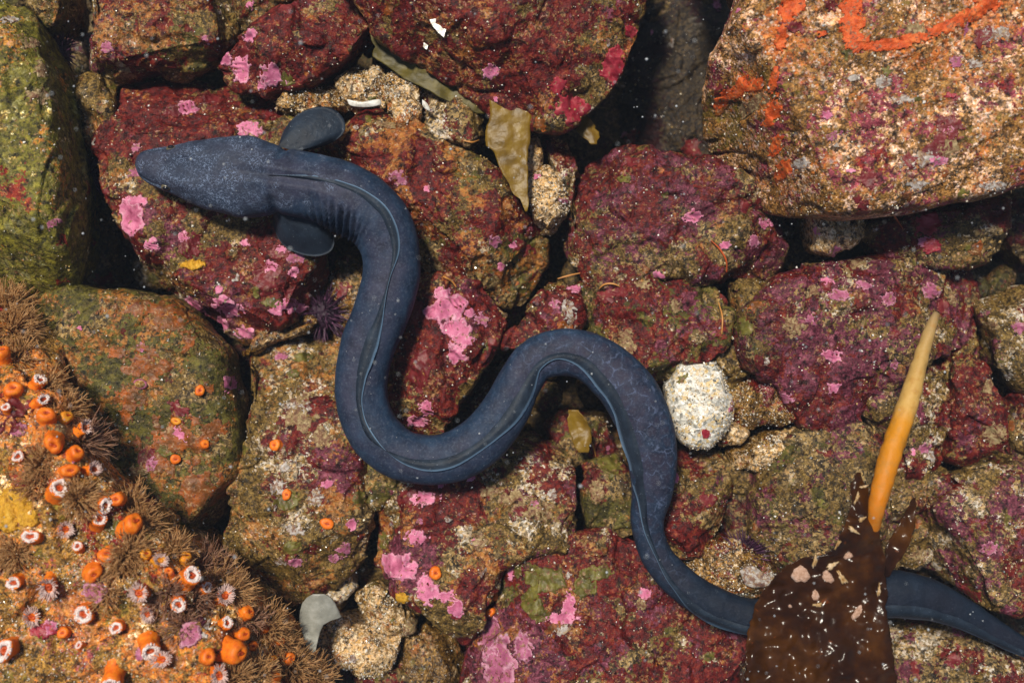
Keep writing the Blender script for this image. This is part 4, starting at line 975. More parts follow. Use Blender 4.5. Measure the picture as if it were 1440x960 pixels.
strip("blade", [(158,800,812),(166,796,826),(178,806,838),(192,820,842),(205,830,838)], lambda X, Y: -60 + 0 * X, M_OLB, wd, o1, cols=14, per=2.5, wav=9, seed=9, rag=4)
o1 = at(815, 610, -70)
wd = empty("seaweed", o1, "olive seaweed scrap in the dark gap below the eel's arch", "seaweed")
strip("blade", [(576,800,812),(590,798,826),(606,800,832),(622,806,832),(638,814,828)], lambda X, Y: -66 + 0 * X, M_OLB, wd, o1, cols=14, per=2.5, wav=8, seed=12, rag=3)
# ------------------------------------------------------------------ cup corals
def coral_mat(name, stops, ns=7, rough=0.5, sss=0.0):
    s = NT(name); P = s.pos()
    c = s.ramp(s.noise(P, 1 / ns, 4, 0.6), stops)
    bb = s.bsdf(c, rough, 0.4, s.bump(s.noise(P, 1 / 4, 3), 1.0, 0.7))
    tr = s.node('ShaderNodeBsdfTranslucent'); s.put(tr.inputs[0], c)
    mx = s.node('ShaderNodeMixShader'); mx.inputs[0].default_value = 0.12
    s.t.links.new(bb.outputs[0], mx.inputs[1]); s.t.links.new(tr.outputs[0], mx.inputs[2]); s.t.links.new(mx.outputs[0], s.out.inputs[0])
    return s.mat
M_CUP = coral_mat("cup_orange", [(0.3, (0.62, 0.10, 0.003)), (0.5, (0.80, 0.17, 0.005)), (0.7, (0.86, 0.26, 0.015))])
M_CUPY = coral_mat("cup_amber", [(0.3, (0.60, 0.17, 0.006)), (0.5, (0.74, 0.27, 0.012)), (0.7, (0.80, 0.38, 0.03))])
M_CUPD = coral_mat("cup_mouth", [(0.3, (0.30, 0.03, 0.003)), (0.6, (0.52, 0.07, 0.005))])
M_CUPW = coral_mat("cup_white", [(0.3, (0.66, 0.44, 0.40)), (0.5, (0.80, 0.68, 0.64)), (0.7, (0.86, 0.80, 0.78))], 4)
M_CUPP = coral_mat("tentacle_pink", [(0.3, (0.50, 0.30, 0.26)), (0.5, (0.62, 0.44, 0.40)), (0.7, (0.74, 0.60, 0.56))], 4)

def frame(axis):
    z = axis / np.linalg.norm(axis)
    x = np.cross((0.13, 1, 0.07), z); x /= np.linalg.norm(x)
    return np.stack([x, np.cross(z, x), z], 1)
def lathe(prof, ns, seed, wob=0.08):
    """prof: (radius, height) list -> verts, faces"""
    r = np.random.default_rng(seed)
    a = np.arange(ns) * 2 * np.pi / ns
    ph = r.uniform(0, 6.28, 3)
    w = 1 + (.025 * np.cos(a * (ns // 2)) if ns >= 28 else 0) + wob * (np.sin(2 * a + ph[0]) + .5 * np.sin(3 * a + ph[1]) + .35 * np.sin(5 * a + ph[2]))
    V = np.concatenate([np.stack([R * w * np.cos(a), R * w * np.sin(a), np.full(ns, h) + R * .05 * np.sin(a + ph[1])], 1) for R, h in prof])
    return V, grid_faces(len(prof), ns, True)
NCUP = [0]
def cup(px, py, r, kind, label, lean=(0, 0), amber=False, tall=1.2):
    h = hit(px, py)
    if h is None: return
    NCUP[0] += 1; sd_ = 500 + NCUP[0]
    p, n = h[0], h[1]
    axis = np.array([n[0] * .5 + lean[0] * 1.5 + .12, n[1] * .5 + lean[1] * 1.5 + .1, max(n[2], .3) * .5 + .6])
    M = frame(axis)
    rq = np.random.default_rng(sd_); r = r * (D - p[2]) / D * (.94 if tall > .8 else 1.05)
    H = r * tall * rq.uniform(.95, 1.35); sqx = rq.uniform(.86, 1.14); sqa = rq.uniform(0, 3.1)
    sq = np.array([[math.cos(sqa), -math.sin(sqa), 0], [math.sin(sqa), math.cos(sqa), 0], [0, 0, 1]]); sq = sq @ np.diag([sqx, 1 / sqx, 1]) @ sq.T
    root = empty("cup_coral", p, label, "coral", "orange cup corals on the rocks")
    def put(name, V, F, mat, parent=root):
        V = V @ sq.T; V = V + r * .07 * np.stack([pnoise(V / (r * .7) + sd_), pnoise(V / (r * .7) + sd_ + 9), pnoise(V / (r * .7) + sd_ + 33)], 1)
        me = mesh_np(name, V @ M.T, F); return link(name, me, mat, parent)
    mat = M_CUPY if amber else M_CUP
    if kind == 'closed':
        prof = [(1.12*r, -5), (1.0*r, H*.1), (.92*r, H*.35), (.98*r, H*.62), (.93*r, H*.82), (.75*r, H*.95), (.5*r, H*1.0), (.3*r, H*.97), (.14*r, H*.86), (.02*r, H*.80)]
        put("column", *lathe(prof, 28, sd_), mat)
        V, F = lathe([(.25*r, H*.96), (.20*r, H*1.01), (.10*r, H*.97), (.01*r, H*.93)], 18, sd_, .12); V[:, 0] *= 1.5; V[:, 1] *= .7
        put("mouth", V, F, M_CUPD)
    else:
        prof = [(1.15*r, -5), (1.02*r, H*.1), (.88*r, H*.35), (.95*r, H*.65), (1.0*r, H*.85), (.93*r, H*.98), (.80*r, H*1.0), (.6*r, H*.9), (.3*r, H*.74), (.02*r, H*.7)]
        put("column", *lathe(prof, 28, sd_), mat)
        # ring of stubby tentacles
        R = np.random.default_rng(sd_)
        Vs, Fs = [], []; nb = 0
        nt = 22 if kind == 'open' else 34
        for ringk, rr in enumerate((.78, .56)):
            for j in range(nt):
                a = 2 * math.pi * (j + .5 * ringk) / nt + R.uniform(-.08, .08)
                if R.uniform() < (.2 if kind == 'open' else .12): continue
                if kind == 'open':
                    L = r * R.uniform(.16, .3); out = .25
                else:
                    L = r * R.uniform(.5, .95); out = R.uniform(.5, 1.1)
                w0 = r * (.13 if kind == 'open' else .085) * R.uniform(.7, 1.3)
                base_ = np.array([math.cos(a) * rr * r, math.sin(a) * rr * r, H * .93])
                d = np.array([math.cos(a) * out, math.sin(a) * out, .8]); d /= np.linalg.norm(d)
                fm = frame(d)
                for q, (u, w) in enumerate(((0, 1), (.55, .85), (.9, .55), (1.0, .1))):
                    for m_ in range(6):
                        an = m_ * math.pi / 3
                        Vs.append(base_ + fm @ np.array([math.cos(an) * w * w0, math.sin(an) * w * w0, u * L]))
                Fs.append(grid_faces(4, 6, True) + nb); nb += 24
        tz = put("tentacle_ring", np.array(Vs), np.vstack(Fs), M_CUPW if kind == 'open' else M_CUPP)
        tz["kind"] = "stuff"
        if kind == 'open':
            V, F = lathe([(.80*r, H*.94), (.76*r, H*1.02), (.66*r, H*1.05), (.54*r, H*1.03), (.42*r, H*.95), (.36*r, H*.82)], 28, sd_, .22)
            put("white_rim", V, F, M_CUPW)
        V, F = lathe([(.42*r, H*.84), (.34*r, H*.92), (.24*r, H*.94), (.10*r, H*.86), (.01*r, H*.82)], 18, sd_, .2); V[:, 0] *= 1.25; V[:, 1] *= .75
        put("mouth", V, F, M_CUPD if not amber else mat)
    return root

CUPS = [
 (5,506,11,'closed','orange closed cup coral on the left edge, highest on the foreground boulder',(-.1,.3)),
 (20,552,13,'closed','large round closed cup coral below the highest one, by the left edge',(.1,.2)),
 (50,544,11,'open','orange cup coral with white crown on the boulder\'s upper right edge',(.5,.4)),
 (55,566,10,'open','orange cup coral with white crown just below another on the upper edge',(.5,.2)),
 (11,577,7,'open','small cup coral with pale ring beside dark red alga on the left edge',(0,.1)),
 (65,589,13,'closed','plump orange closed cup coral in the row along the upper edge',(.2,.2)),
 (88,590,10,'closed','amber closed cup coral right of the plump one on the upper edge',(.5,.3)),
 (110,606,9,'fuzzy','cup coral with fuzzy pale tentacles jutting from the boulder\'s upper edge',(.6,.2)),
 (77,620,14,'closed','tall double-bulged orange cup coral below the plump one',(.1,-.2)),
 (103,640,11,'closed','orange closed cup coral beside the hydroid spray on the edge',(.3,.1)),
 (26,641,9,'open','white-topped cup coral above the yellow sponge',(.2,.2)),
 (98,662,12,'closed','bright orange closed cup coral low in the upper edge row',(.1,0)),
 (124,662,9,'fuzzy','pale fuzzy cup coral at the very edge above the tan tufts',(.5,.1)),
 (81,692,15,'open','broad cup coral with a large white slanted crown',(.4,.3)),
 (140,707,12,'open','cup coral with greyish white crown beside a round orange one',(.3,-.2)),
 (165,702,11,'closed','round orange closed cup coral on the boulder\'s middle edge',(.3,.2)),
 (138,734,12,'open','cup coral with pale tilted top below the middle edge',(.3,.3)),
 (178,744,15,'closed','tall orange columnar cup coral standing on the middle edge',(.5,.4)),
 (48,755,12,'open','cup coral with white ring left of the fuzzy white polyp',(.1,.1)),
 (90,742,10,'fuzzy','fuzzy white polyp between the ringed coral and the middle edge',(0,0)),
 (112,770,8,'open','small pinkish topped cup coral above the mauve crust',(.1,.2)),
 (152,782,14,'closed','round orange cup coral with a dark mouth slit, above the mauve lump',(.1,.2)),
 (130,803,13,'closed','orange cup coral leaning over the mauve lump',(.3,-.1)),
 (25,815,11,'open','cup coral with white ring on the left, above the bare turf',(0,-.2)),
 (73,817,13,'fuzzy','large ragged white polyp in the middle of the turf',(0,0)),
 (45,868,11,'fuzzy','pale spidery polyp with thin tentacles at lower left',(0,0)),
 (122,862,14,'open','orange cup coral with neat white ring in the centre of the turf',(.05,-.05)),
 (168,880,10,'open','small orange cup coral with white centre right of the neat ringed one',(0,0)),
 (92,889,9,'closed','little plain orange cup coral below the neat ringed one',(0,0)),
 (115,909,6,'open','tiny white-ringed cup coral near the bottom left',(0,0)),
 (15,913,15,'open','large white-ringed cup coral in the bottom left corner',(.1,-.1)),
 (209,903,15,'open','large cup coral with white lower rim at the bottom centre of the boulder',(0,-.4)),
 (163,940,15,'open','big orange cup coral with white rim on the bottom edge',(0,-.3)),
 (230,927,12,'fuzzy','pinkish fuzzy polyp right of the large white-rimmed coral',(0,0)),
 (200,833,12,'fuzzy','reddish fuzzy polyp above the glittering sand patch',(0,.1)),
 (208,858,9,'fuzzy','small reddish fuzzy polyp under another near the sand patch',(0,0)),
 (203,782,9,'closed','amber cup coral half hidden among tan tufts',(.2,.2)),
 (222,790,9,'fuzzy','pale fuzzy polyp behind the amber coral in the tan tufts',(.2,.2)),
 (257,790,9,'closed','amber knob-shaped cup coral above the broad white-toothed one',(.3,.5)),
 (238,808,7,'closed','small orange knob left of the broad white-toothed coral',(0,.4)),
 (263,815,14,'open','broad orange cup coral with white teeth along its top',(.2,.5)),
 (279,832,10,'open','leaning cup coral right of the broad white-toothed one',(.6,.3)),
 (252,845,12,'open','cup coral with large white oval mouth below the white-toothed one',(0,-.2)),
 (312,843,12,'fuzzy','white fuzzy polyp on the edge above the round orange ball',(.4,.2)),
 (342,863,11,'closed','smooth orange ball-like coral at the lower edge of the boulder',(.4,.2)),
 (312,880,10,'open','orange cup coral with small white top left of the ball-like pair',(.2,.2)),
 (338,893,11,'closed','orange closed cup coral under the smooth ball-like one',(.2,.1)),
 (365,886,10,'closed','faded orange cup coral among tufts near the shell fragment',(.4,.2)),
 (353,908,8,'closed','orange knob above the cream crust at the lower edge',(.2,0)),
 (388,903,7,'closed','small orange knob on the boulder edge below the tan tuft',(.4,.2)),
 (397,925,9,'closed','orange knob nearest the pale speckled cobble',(.4,0)),
 (379,927,6.5,'closed','tiny amber knob beside the knob nearest the speckled cobble',(.2,0)),
 (290,922,12,'closed','round deep orange cup coral left of the wide lobed one',(0,.1)),
 (318,912,17,'closed','wide lobed orange cup coral at the lower edge of the boulder',(.3,-.1)),
 (307,946,12,'fuzzy','ragged white polyp at the bottom edge under the wide lobed coral',(0,-.1)),
 (388,954,8,'closed','orange knob on the bottom edge at the boulder\'s right corner',(.2,-.2)),
 (281,549,7,'closed','tiny flat orange cup coral on the olive boulder\'s right side',(.1,0)),
 (247,645,7,'closed','tiny orange cup coral lowest on the olive boulder',(.1,0)),
 (288,624,6,'closed','tiny dull orange cup coral near the olive boulder\'s right rim',(.2,0)),
 (248,592,6,'closed','tiny amber cup coral in the middle of the olive boulder',(.1,0)),
 (389,626,8,'closed','orange dot-like cup coral highest on the blocky tan rock',(0,0)),
 (403,695,7,'closed','orange dot-like cup coral in the middle of the blocky tan rock',(0,0)),
 (460,736,8.5,'closed','orange dot-like cup coral nearest the right edge of the blocky tan rock',(0,0)),
 (612,805,8.5,'closed','bright orange cup coral on the pink rock below the eel',(0,0)),
 (695,837,7,'closed','upper of two small orange cup corals on the maroon rock',(0,0)),
 (692,860,7,'closed','lower of two small orange cup corals on the maroon rock',(0,0)),
]
for c_ in CUPS:
    flat_ = c_[0] > 240 and c_[1] < 860 and c_[2] < 9 and not (c_[0] < 270 and c_[1] > 780)
    cup(*c_[:5], lean=c_[5], amber='amber' in c_[4], tall=.7 if flat_ else (2.0 if 'tall' in c_[4] or 'knob' in c_[4] else 1.5))

# ------------------------------------------------------------------ hydroid tufts
def filaments(R, p, axis, n, L, w, spread, branch=0.5, curl=.35):
    Vs, Fs = [], []; nb = 0
    M = frame(axis)
    def strand(b0, d, L, w, seg=5):
        nonlocal nb
        pts = [b0]; dd = d.copy()
        for k in range(seg):
            dd = dd + R.normal(0, curl * .35, 3); dd /= np.linalg.norm(dd)
            pts.append(pts[-1] + dd * L / seg)
        pts = np.array(pts); fm = frame(d)
        for k, q in enumerate(pts):
            ww = w * (1 - .75 * k / seg)
            for m_ in range(3):
                a = m_ * 2.094
                Vs.append(q + fm[:, 0] * math.cos(a) * ww + fm[:, 1] * math.sin(a) * ww)
        Fs.append(grid_faces(seg + 1, 3, True) + nb); nb += 3 * (seg + 1)
        return pts
    for i in range(n):
        a = R.uniform(0, 6.283); t = math.sqrt(R.uniform(0, 1)) * spread
        d = M @ np.array([math.sin(t) * math.cos(a), math.sin(t) * math.sin(a), math.cos(t)])
        b0 = p + M @ np.array([math.cos(a) * t * L * .22, math.sin(a) * t * L * .22, -4.0])
        l = L * R.uniform(.6, 1.1)
        pts = strand(b0, d, l, w)
        for q in range(R.poisson(branch * 4)):
            k = R.integers(2, 5)
            d2 = d + R.normal(0, .55, 3); d2 /= np.linalg.norm(d2)
            strand(pts[k], d2, l * R.uniform(.15, .35), w * .75, 3)
    return np.array(Vs), np.vstack(Fs)
def fil_mat(name, stops):
    s = NT(name); P = s.pos()
    c = s.ramp(s.noise(P, 1 / 9, 3, .6), stops)
    b = s.bsdf(c, 0.5, 0.3)
    tr = s.node("ShaderNodeBsdfTranslucent"); s.put(tr.inputs[0], c)
    mx = s.node("ShaderNodeMixShader"); mx.inputs[0].default_value = 0.62
    s.t.links.new(b.outputs[0], mx.inputs[1]); s.t.links.new(tr.outputs[0], mx.inputs[2]); s.t.links.new(mx.outputs[0], s.out.inputs[0])
    return s.mat
M_HYD = fil_mat("hydroid_tan", [(0.3, (0.52, 0.30, 0.12)), (0.5, (0.78, 0.50, 0.23)), (0.7, (0.86, 0.62, 0.36))])
M_HYDP = fil_mat("hydroid_pink", [(0.3, (0.40, 0.20, 0.11)), (0.5, (0.58, 0.34, 0.22)), (0.7, (0.70, 0.50, 0.38))])
M_TURF = fil_mat("turf_brown", [(0.3, (0.12, 0.07, 0.018)), (0.5, (0.26, 0.165, 0.05)), (0.7, (0.48, 0.34, 0.14))])
TUFTS = [
 (8,432,34,150,'broad tan hydroid tuft at the top left tip of the foreground boulder',(.5,.4),0),
 (24,462,30,130,'tan hydroid tuft just under the topmost tuft',(.7,.1),0),
 (30,500,26,90,'loose tan hydroid tuft above the upper row of cup corals',(.7,.2),0),
 (70,540,24,80,'thin tan hydroid tuft beside the white-crowned corals',(.8,.3),0),
 (95,575,24,80,'pale hydroid tuft above the fuzzy-tentacled coral',(.8,.3),0),
 (122,622,30,60,'pinkish branching hydroid spray jutting over the olive boulder',(1.0,.2),1),
 (60,650,24,110,'curly tan hydroid tuft left of the bright orange row',(.1,.2),0),
 (52,680,24,110,'curly tan hydroid tuft above the yellow sponge',(.1,.1),0),
 (112,702,26,120,'round tan hydroid tuft beside the large white-crowned coral',(.3,.2),0),
 (185,712,28,130,'feathery tan hydroid tuft behind the round orange coral',(.7,.4),0),
 (200,738,28,130,'feathery tan hydroid tuft behind the tall columnar coral',(.7,.4),0),
 (185,775,26,130,'dense tan hydroid tuft right of the dark-mouthed coral',(.4,.1),0),
 (172,795,22,110,'low tan hydroid tuft right of the mauve lump',(.1,-.1),0),
 (245,775,24,90,'greyish hydroid tuft above the amber knob',(.6,.5),0),
 (290,795,30,130,'reddish tipped hydroid tuft on the edge below the olive boulder',(.6,.6),1),
 (312,815,28,120,'tan hydroid tuft right of the broad white-toothed coral',(.6,.4),0),
 (275,845,22,80,'branching hydroid sprig beside the white oval mouth coral',(.2,-.2),1),
 (235,835,24,110,'pink brown hydroid tuft left of the white-toothed coral',(0,.1),1),
 (330,835,26,110,'tan hydroid tuft above the smooth ball-like coral',(.8,.3),0),
 (355,870,22,70,'thin hydroid sprig right of the smooth ball-like coral',(.7,.5),1),
 (378,880,28,120,'tan hydroid tuft beside the tip of the grey shell',(.7,.5),0),
 (398,905,24,90,'hydroid tuft between the edge knobs and the grey shell',(.7,.3),0),
 (412,935,28,130,'spiky tan hydroid tuft near the bottom below the grey shell',(.5,.5),0),
 (440,950,28,130,'spiky tan hydroid tuft on the bottom edge under the speckled cobble',(.4,.6),0),
 (360,948,26,120,'tan hydroid tuft on the bottom edge left of the corner knob',(.1,.3),0),
 (330,950,24,110,'tan hydroid tuft on the bottom edge right of the ragged polyp',(.1,.3),0),
 (255,878,24,90,'mauve brown hydroid tuft above the pinkish fuzzy polyp',(0,.1),1),
 (150,835,20,80,'short tan hydroid tuft between the mauve lump and neat ringed coral',(0,.1),0),
 (20,780,22,100,'olive tan hydroid tuft above the ringed coral on the left',(0,.1),0),
]
R = np.random.default_rng(77)
for (px, py, L, n, lab, ln, mk) in TUFTS:
    h = hit(px, py, 'reef') or hit(px, py)
    if h is None: continue
    ax = np.array([h[1][0] * .3 + ln[0], h[1][1] * .3 + ln[1], .55])
    V, F = filaments(R, np.zeros(3), ax, int(n * 1.3), L * 1.3, 1.25, 1.1)
    o = link("hydroid_tuft", mesh_np("hydroid_tuft", V, F), (M_HYD, M_HYDP)[mk], loc=h[0])
    tag(o, lab, "hydroid", "hydroid tufts on the foreground boulder")
crust(133, 832, 17, 13, mat=M_MAUVE, name='mauve_lump', key='reef', thick=8, rag=.25)
crust(268, 890, 16, 14, mat=M_MAUVE, name='mauve_lump', key='reef', thick=6, rag=.3)
crust(60, 885, 16, 9, mat=M_CRIM, name='crimson_crust', key='reef', thick=3, rag=.6)
crust(72, 880, 8, 8, mat=M_PINK, key='reef', thick=3, rag=.5)
crust(15, 600, 14, 9, mat=M_RED, name='red_crust', key='reef', thick=3, rag=.6)

# ------------------------------------------------------------------ sea urchins
s = NT("urchin_spine"); P = s.pos()
s.bsdf(s.ramp(s.noise(P, 1 / 14, 3), [(0.3, (0.018, 0.005, 0.016)), (0.5, (0.05, 0.016, 0.040)), (0.75, (0.20, 0.09, 0.17))]), 0.4, 0.4); M_SPINE = s.mat
s = NT("urchin_test"); s.bsdf((0.022, 0.007, 0.02), 0.6, 0.3, s.bump(s.voro(s.pos(), 1 / 5), 2.0)); M_TEST = s.mat
def urchin(px, py, z, r, L, label, seed):
    R = np.random.default_rng(seed)
    o0 = at(px, py, z - r * .6)
    root = empty("sea_urchin", o0, label, "urchin", "purple sea urchins in the crevices")
    p, f = uv_ball(r, 22, 14, (1, 1, .68))
    p = p + np.array([0, 0, r * .6])
    link("test", mesh_np("test", p, f), M_TEST, root)
    Vs, Fs = [], []; nb = 0
    for i in range(150):
        a = R.uniform(0, 6.283); ct = R.uniform(-.15, 1)
        d = np.array([math.sqrt(1 - ct * ct) * math.cos(a), math.sqrt(1 - ct * ct) * math.sin(a), ct])
        b0 = d * r * np.array([.96, .96, .64]) + np.array([0, 0, r * .6])
        d = d + R.normal(0, .15, 3); d /= np.linalg.norm(d); fm = frame(d); l = L * R.uniform(.55, 1.1)
        for u, w in ((0, 1), (.6, .75), (1, .2)):
            for m_ in range(5):
                an = m_ * 1.2566
                Vs.append(b0 + d * l * u + fm[:, 0] * math.cos(an) * w * 1.15 + fm[:, 1] * math.sin(an) * w * 1.15)
        Fs.append(grid_faces(3, 5, True) + nb); nb += 15
    sp = link("spines", mesh_np("spines", np.array(Vs), np.vstack(Fs)), M_SPINE, root); sp["kind"] = "stuff"
urchin(458, 440, -130, 26, 25, "purple sea urchin in the dark gap under the eel's bend", 1)
urchin(86, 75, -70, 20, 18, "dim purple sea urchin in the crevice near the top left corner", 2)
urchin(128, 246, -110, 22, 20, "pale spined sea urchin down in the dark crevice left of the eel's snout", 3)
urchin(1042, 778, -88, 24, 22, "dark purple sea urchin in the gap beside the tail gravel", 4)

# ------------------------------------------------------------------ shells, limpet, strands
s = NT("shell_white"); P = s.pos(); s.bsdf(s.ramp(s.noise(P, 1 / 9, 4), [(0.3, (0.34, 0.31, 0.25)), (0.48, (0.60, 0.58, 0.53)), (0.7, (0.78, 0.77, 0.74))]), 0.25, 0.5, s.bump(s.noise(P, 1 / 6, 3), .8)); M_SHELL = s.mat
s = NT("shell_grey"); P = s.pos(); s.bsdf(s.ramp(s.noise(P, 1 / 16, 5), [(0.3, (0.14, 0.14, 0.12)), (0.55, (0.22, 0.22, 0.19)), (0.75, (0.30, 0.30, 0.27))]), 0.4, 0.4, s.bump(s.noise(P, 1 / 9, 5), 1.0)); M_SHG = s.mat
def shard(name, label, outline, z, mat, dome, thick, cat='shell', tiltz=(0, 0)):
    O = np.array(outline, float); c = O.mean(0)
    Oc, _ = catmull(np.concatenate([np.vstack([O, O[:1]]), np.zeros((len(O) + 1, 1))], 1), len(O) * 6 + 1)
    Oc = Oc[:-1, :2] if dome else np.vstack([O[k] * (1 - u) + O[(k + 1) % len(O)] * u for k in range(len(O)) for u in (0, .33, .66)])
    org = at(c[0], c[1], z - thick); n = len(Oc); K = 8
    V = []
    for layer in (0, 1):
        for k in range(K):
            u = (k + 1) / K
            for q in Oc:
                p = c + (q - c) * u
                zz = z + dome * (1 - u * u) + tiltz[0] * (p[0] - c[0]) + tiltz[1] * (p[1] - c[1]) - layer * thick
                V.append(at(p[0], p[1], zz))
        V.append(at(c[0], c[1], z + dome - layer * thick))
    V = np.array(V) + .5 * np.stack([pnoise(np.array(V) / 5), pnoise(np.array(V) / 5 + 9), pnoise(np.array(V) / 5 + 30)], 1)
    L0 = K * n + 1
    F = []
    for layer in (0, 1):
        b = layer * L0
        t_ = [(b + K * n, b + j, b + (j + 1) % n) for j in range(n)]
        for k in range(K - 1):
            t_ += [(b + k * n + j, b + (k + 1) * n + j, b + (k + 1) * n + (j + 1) % n, b + k * n + (j + 1) % n) for j in range(n)]
        F += [q[::-1] for q in t_] if layer else t_
    b = (K - 1) * n
    F += [(b + j, L0 + b + j, L0 + b + (j + 1) % n, b + (j + 1) % n) for j in range(n)]
    me = mesh_np(name, V - org, F, smooth=bool(dome))
    if me.polygons[0].normal.z < 0: me.flip_normals()
    o = link(name, me, mat, loc=org); tag(o, label, cat); return o
hz = hit(613, 38)[0][2]
shard("shell_shard", "bright white angular shell chip on the overhanging red boulder", [(604,28),(617,26),(629,36),(624,53),(615,45),(608,36)], hz + 4, M_SHELL, 0, 2.5)
o1 = at(445, 870, -18)
sf, _ = strip("shell_fragment", [(835,440,456),(840,431,465),(848,425,471),(858,422,476),(868,421,480),(872,421,466),(878,422,455),(888,424,450),(900,428,447),(914,433,444),(927,437,439)], lambda X, Y: -16 + 7 * np.sin((X - 418) / 62 * np.pi), M_SHG, None, o1, cols=18, per=1.8, thick=3.0, wav=2.0, seed=21, rag=.5)
sf.location = tuple(float(a_) * U for a_ in o1)
tag(sf, "smooth grey curved shell fragment beside the speckled cobble", "shell")
hz = hit(599, 64)[0][2]
shard("shell_shard", "tiny white shell fleck just below the angular chip", [(596,60),(602,64),(600,70),(595,66)], hz + 3, M_SHELL, 0, 1.5)
hz = hit(1064, 810)
shard("shell_shard", "pale grey green shell piece above the tail by the kelp blade", [(1040,802),(1056,795),(1072,804),(1090,818),(1074,825),(1050,823)], hz[0][2] + 14, M_PALE, 4, 3)
shard("shell_shard", "white shell sliver wedged under the yellowish angular stone", [(488,140),(510,143),(534,140),(536,147),(512,151),(492,148)], -34, M_SHELL, 3, 2.5)
shard("shell_shard", "thin white shell edge beside the golden block of stone", [(594,140),(601,146),(605,156),(599,154),(594,148)], -30, M_SHELL, 2, 2)
# limpet
h = hit(197, 540); rl = 9
root = empty("limpet", h[0], "small ribbed tan limpet shell in the middle of the olive boulder", "limpet")
V, F = lathe([(rl, -2), (rl * .8, 2.5), (rl * .5, 5.5), (rl * .2, 7.2), (.3, 7.6)], 32, 5, .03)
V *= (1 + .05 * np.tile(np.cos(np.arange(32) * np.pi), 5))[:, None]
V[:, 1] *= .72
link("shell", mesh_np("shell", V, F), simple("limpet_shell", [(0.35, (0.22, 0.10, 0.02)), (0.5, (0.45, 0.26, 0.07)), (0.65, (0.60, 0.45, 0.25))], 4, .4, .4, 1.5), root)
V, F = lathe([(rl * 1.12, -2), (rl * 1.1, 1.0), (rl * .85, 1.6)], 32, 6, .05); V[:, 1] *= .72
link("mantle", mesh_np("mantle", V, F), M_MAUVE, root)

s = NT("red_strand"); s.bsdf((0.42, 0.075, 0.015), 0.4, 0.4); M_STR = s.mat
s = NT("orange_strand"); s.bsdf((0.46, 0.20, 0.045), 0.4, 0.4); M_STO = s.mat
for lab, pts, mat, cat in [
   ("thin orange red strand lying on the dark maroon slab", [(1000,338),(1012,350),(1021,366),(1022,383)], M_STR, "strand"),
   ("short orange strand between the dark slab and red triangular rock", [(784,392),(798,388),(816,384)], M_STO, "strand"),
   ("curved orange strand along the top of the green mottled rock", [(842,406),(850,400),(862,399),(872,403)], M_STO, "strand"),
   ("orange strand on the upper edge of the pink wedge rock", [(612,384),(626,390),(636,396),(642,404)], M_STO, "strand"),
   ("orange strand at the right rim of the green mottled rock", [(1010,425),(1016,445),(1015,470)], M_STO, "strand"),
   ("orange strand leaning out of the rusty boulder near the seaweed", [(652,198),(664,200),(674,197)], M_STO, "strand"),
   ("red strand under the giant pale boulder", [(1250,294),(1258,304),(1270,322)], M_STR, "strand"),
   ("pale orange strand in the gap below the eel's arch", [(826,612),(834,626),(838,642)], M_STO, "strand")]:
    hh = [hit(*q) for q in pts]
    zm = np.mean([h_[0][2] for h_ in hh if h_ is not None]); hh = [h_ if h_ is not None else (np.array((0, 0, zm)),) for h_ in hh]
    pp = [(q[0], q[1], 1.1 if 0 < i < len(pts) - 1 else .5, max(h_[0][2], zm - 6) + 4.0) for i, (q, h_) in enumerate(zip(pts, hh))]
    o0 = at(pp[0][0], pp[0][1], pp[0][3])
    pp = [(p_[0], p_[1], p_[2] * 1.25, p_[3]) for p_ in pp]
    o = tube("alga_strand", pp, mat, None, o0, ns=7, nseg=24, wob=.6, attr=False)
    o.location = tuple(float(a) * U for a in o0); tag(o, lab, cat, "thin orange strands on the rocks")

# ------------------------------------------------------------------ grit, turf, drifting specks
R = np.random.default_rng(5)
s = NT("grit"); A = s.attr("gcol"); s.bsdf(A["Color"], 0.22, 0.6); M_GRIT = s.mat
octv = np.array([(1,0,0),(0,1,0),(-1,0,0),(0,-1,0),(0,0,1),(0,0,-1)], float)
octf = np.array([(0,1,4),(1,2,4),(2,3,4),(3,0,4),(1,0,5),(2,1,5),(3,2,5),(0,3,5)])
gcols = np.array([(.70,.66,.56),(.62,.52,.34),(.50,.36,.14),(.66,.60,.50),(.30,.20,.09),(.05,.04,.03),(.45,.30,.12),(.55,.42,.30),(.80,.78,.74)])
WETK = {'whitecobble':1100,'goldgravel':700,'shellpale':500,'goldblock':600,'wetstone':600,'speckcobble':1000,'colourcobble':600,'goldstrip':600,'redcap':500,'tailgravel':900,'reef':7000,'bigpale':2600}
Pq, Nq = [], []
for (P, N, wt, wl, key) in VERTPOOL:
    m = N[:, 2] > .25
    idx = np.nonzero(m)[0]
    cnt = WETK.get(key, int(len(idx) * .026))
    cl = np.clip(pnoise(P[idx] / 30 + 5) + .25, .02, None); cl /= cl.sum()
    pick = R.choice(idx, size=min(cnt, len(idx)), replace=False, p=cl)
    Pq.append(P[pick] + N[pick] * .5 + R.normal(0, .8, (len(pick), 3)) * np.array([1, 1, .2])); Nq.append(N[pick])
Pq = np.vstack(Pq); n = len(Pq)
sz = np.clip(R.lognormal(math.log(.95), .40, n), .4, 2.6)
q4 = R.normal(size=(n, 4)); q4 /= np.linalg.norm(q4, axis=1)[:, None]
w, x, y, z = q4.T
RM = np.stack([1-2*(y*y+z*z),2*(x*y-w*z),2*(x*z+w*y),2*(x*y+w*z),1-2*(x*x+z*z),2*(y*z-w*x),2*(x*z-w*y),2*(y*z+w*x),1-2*(x*x+y*y)],1).reshape(n,3,3)
sc3 = sz[:, None] * R.uniform(.6, 1.2, (n, 3))
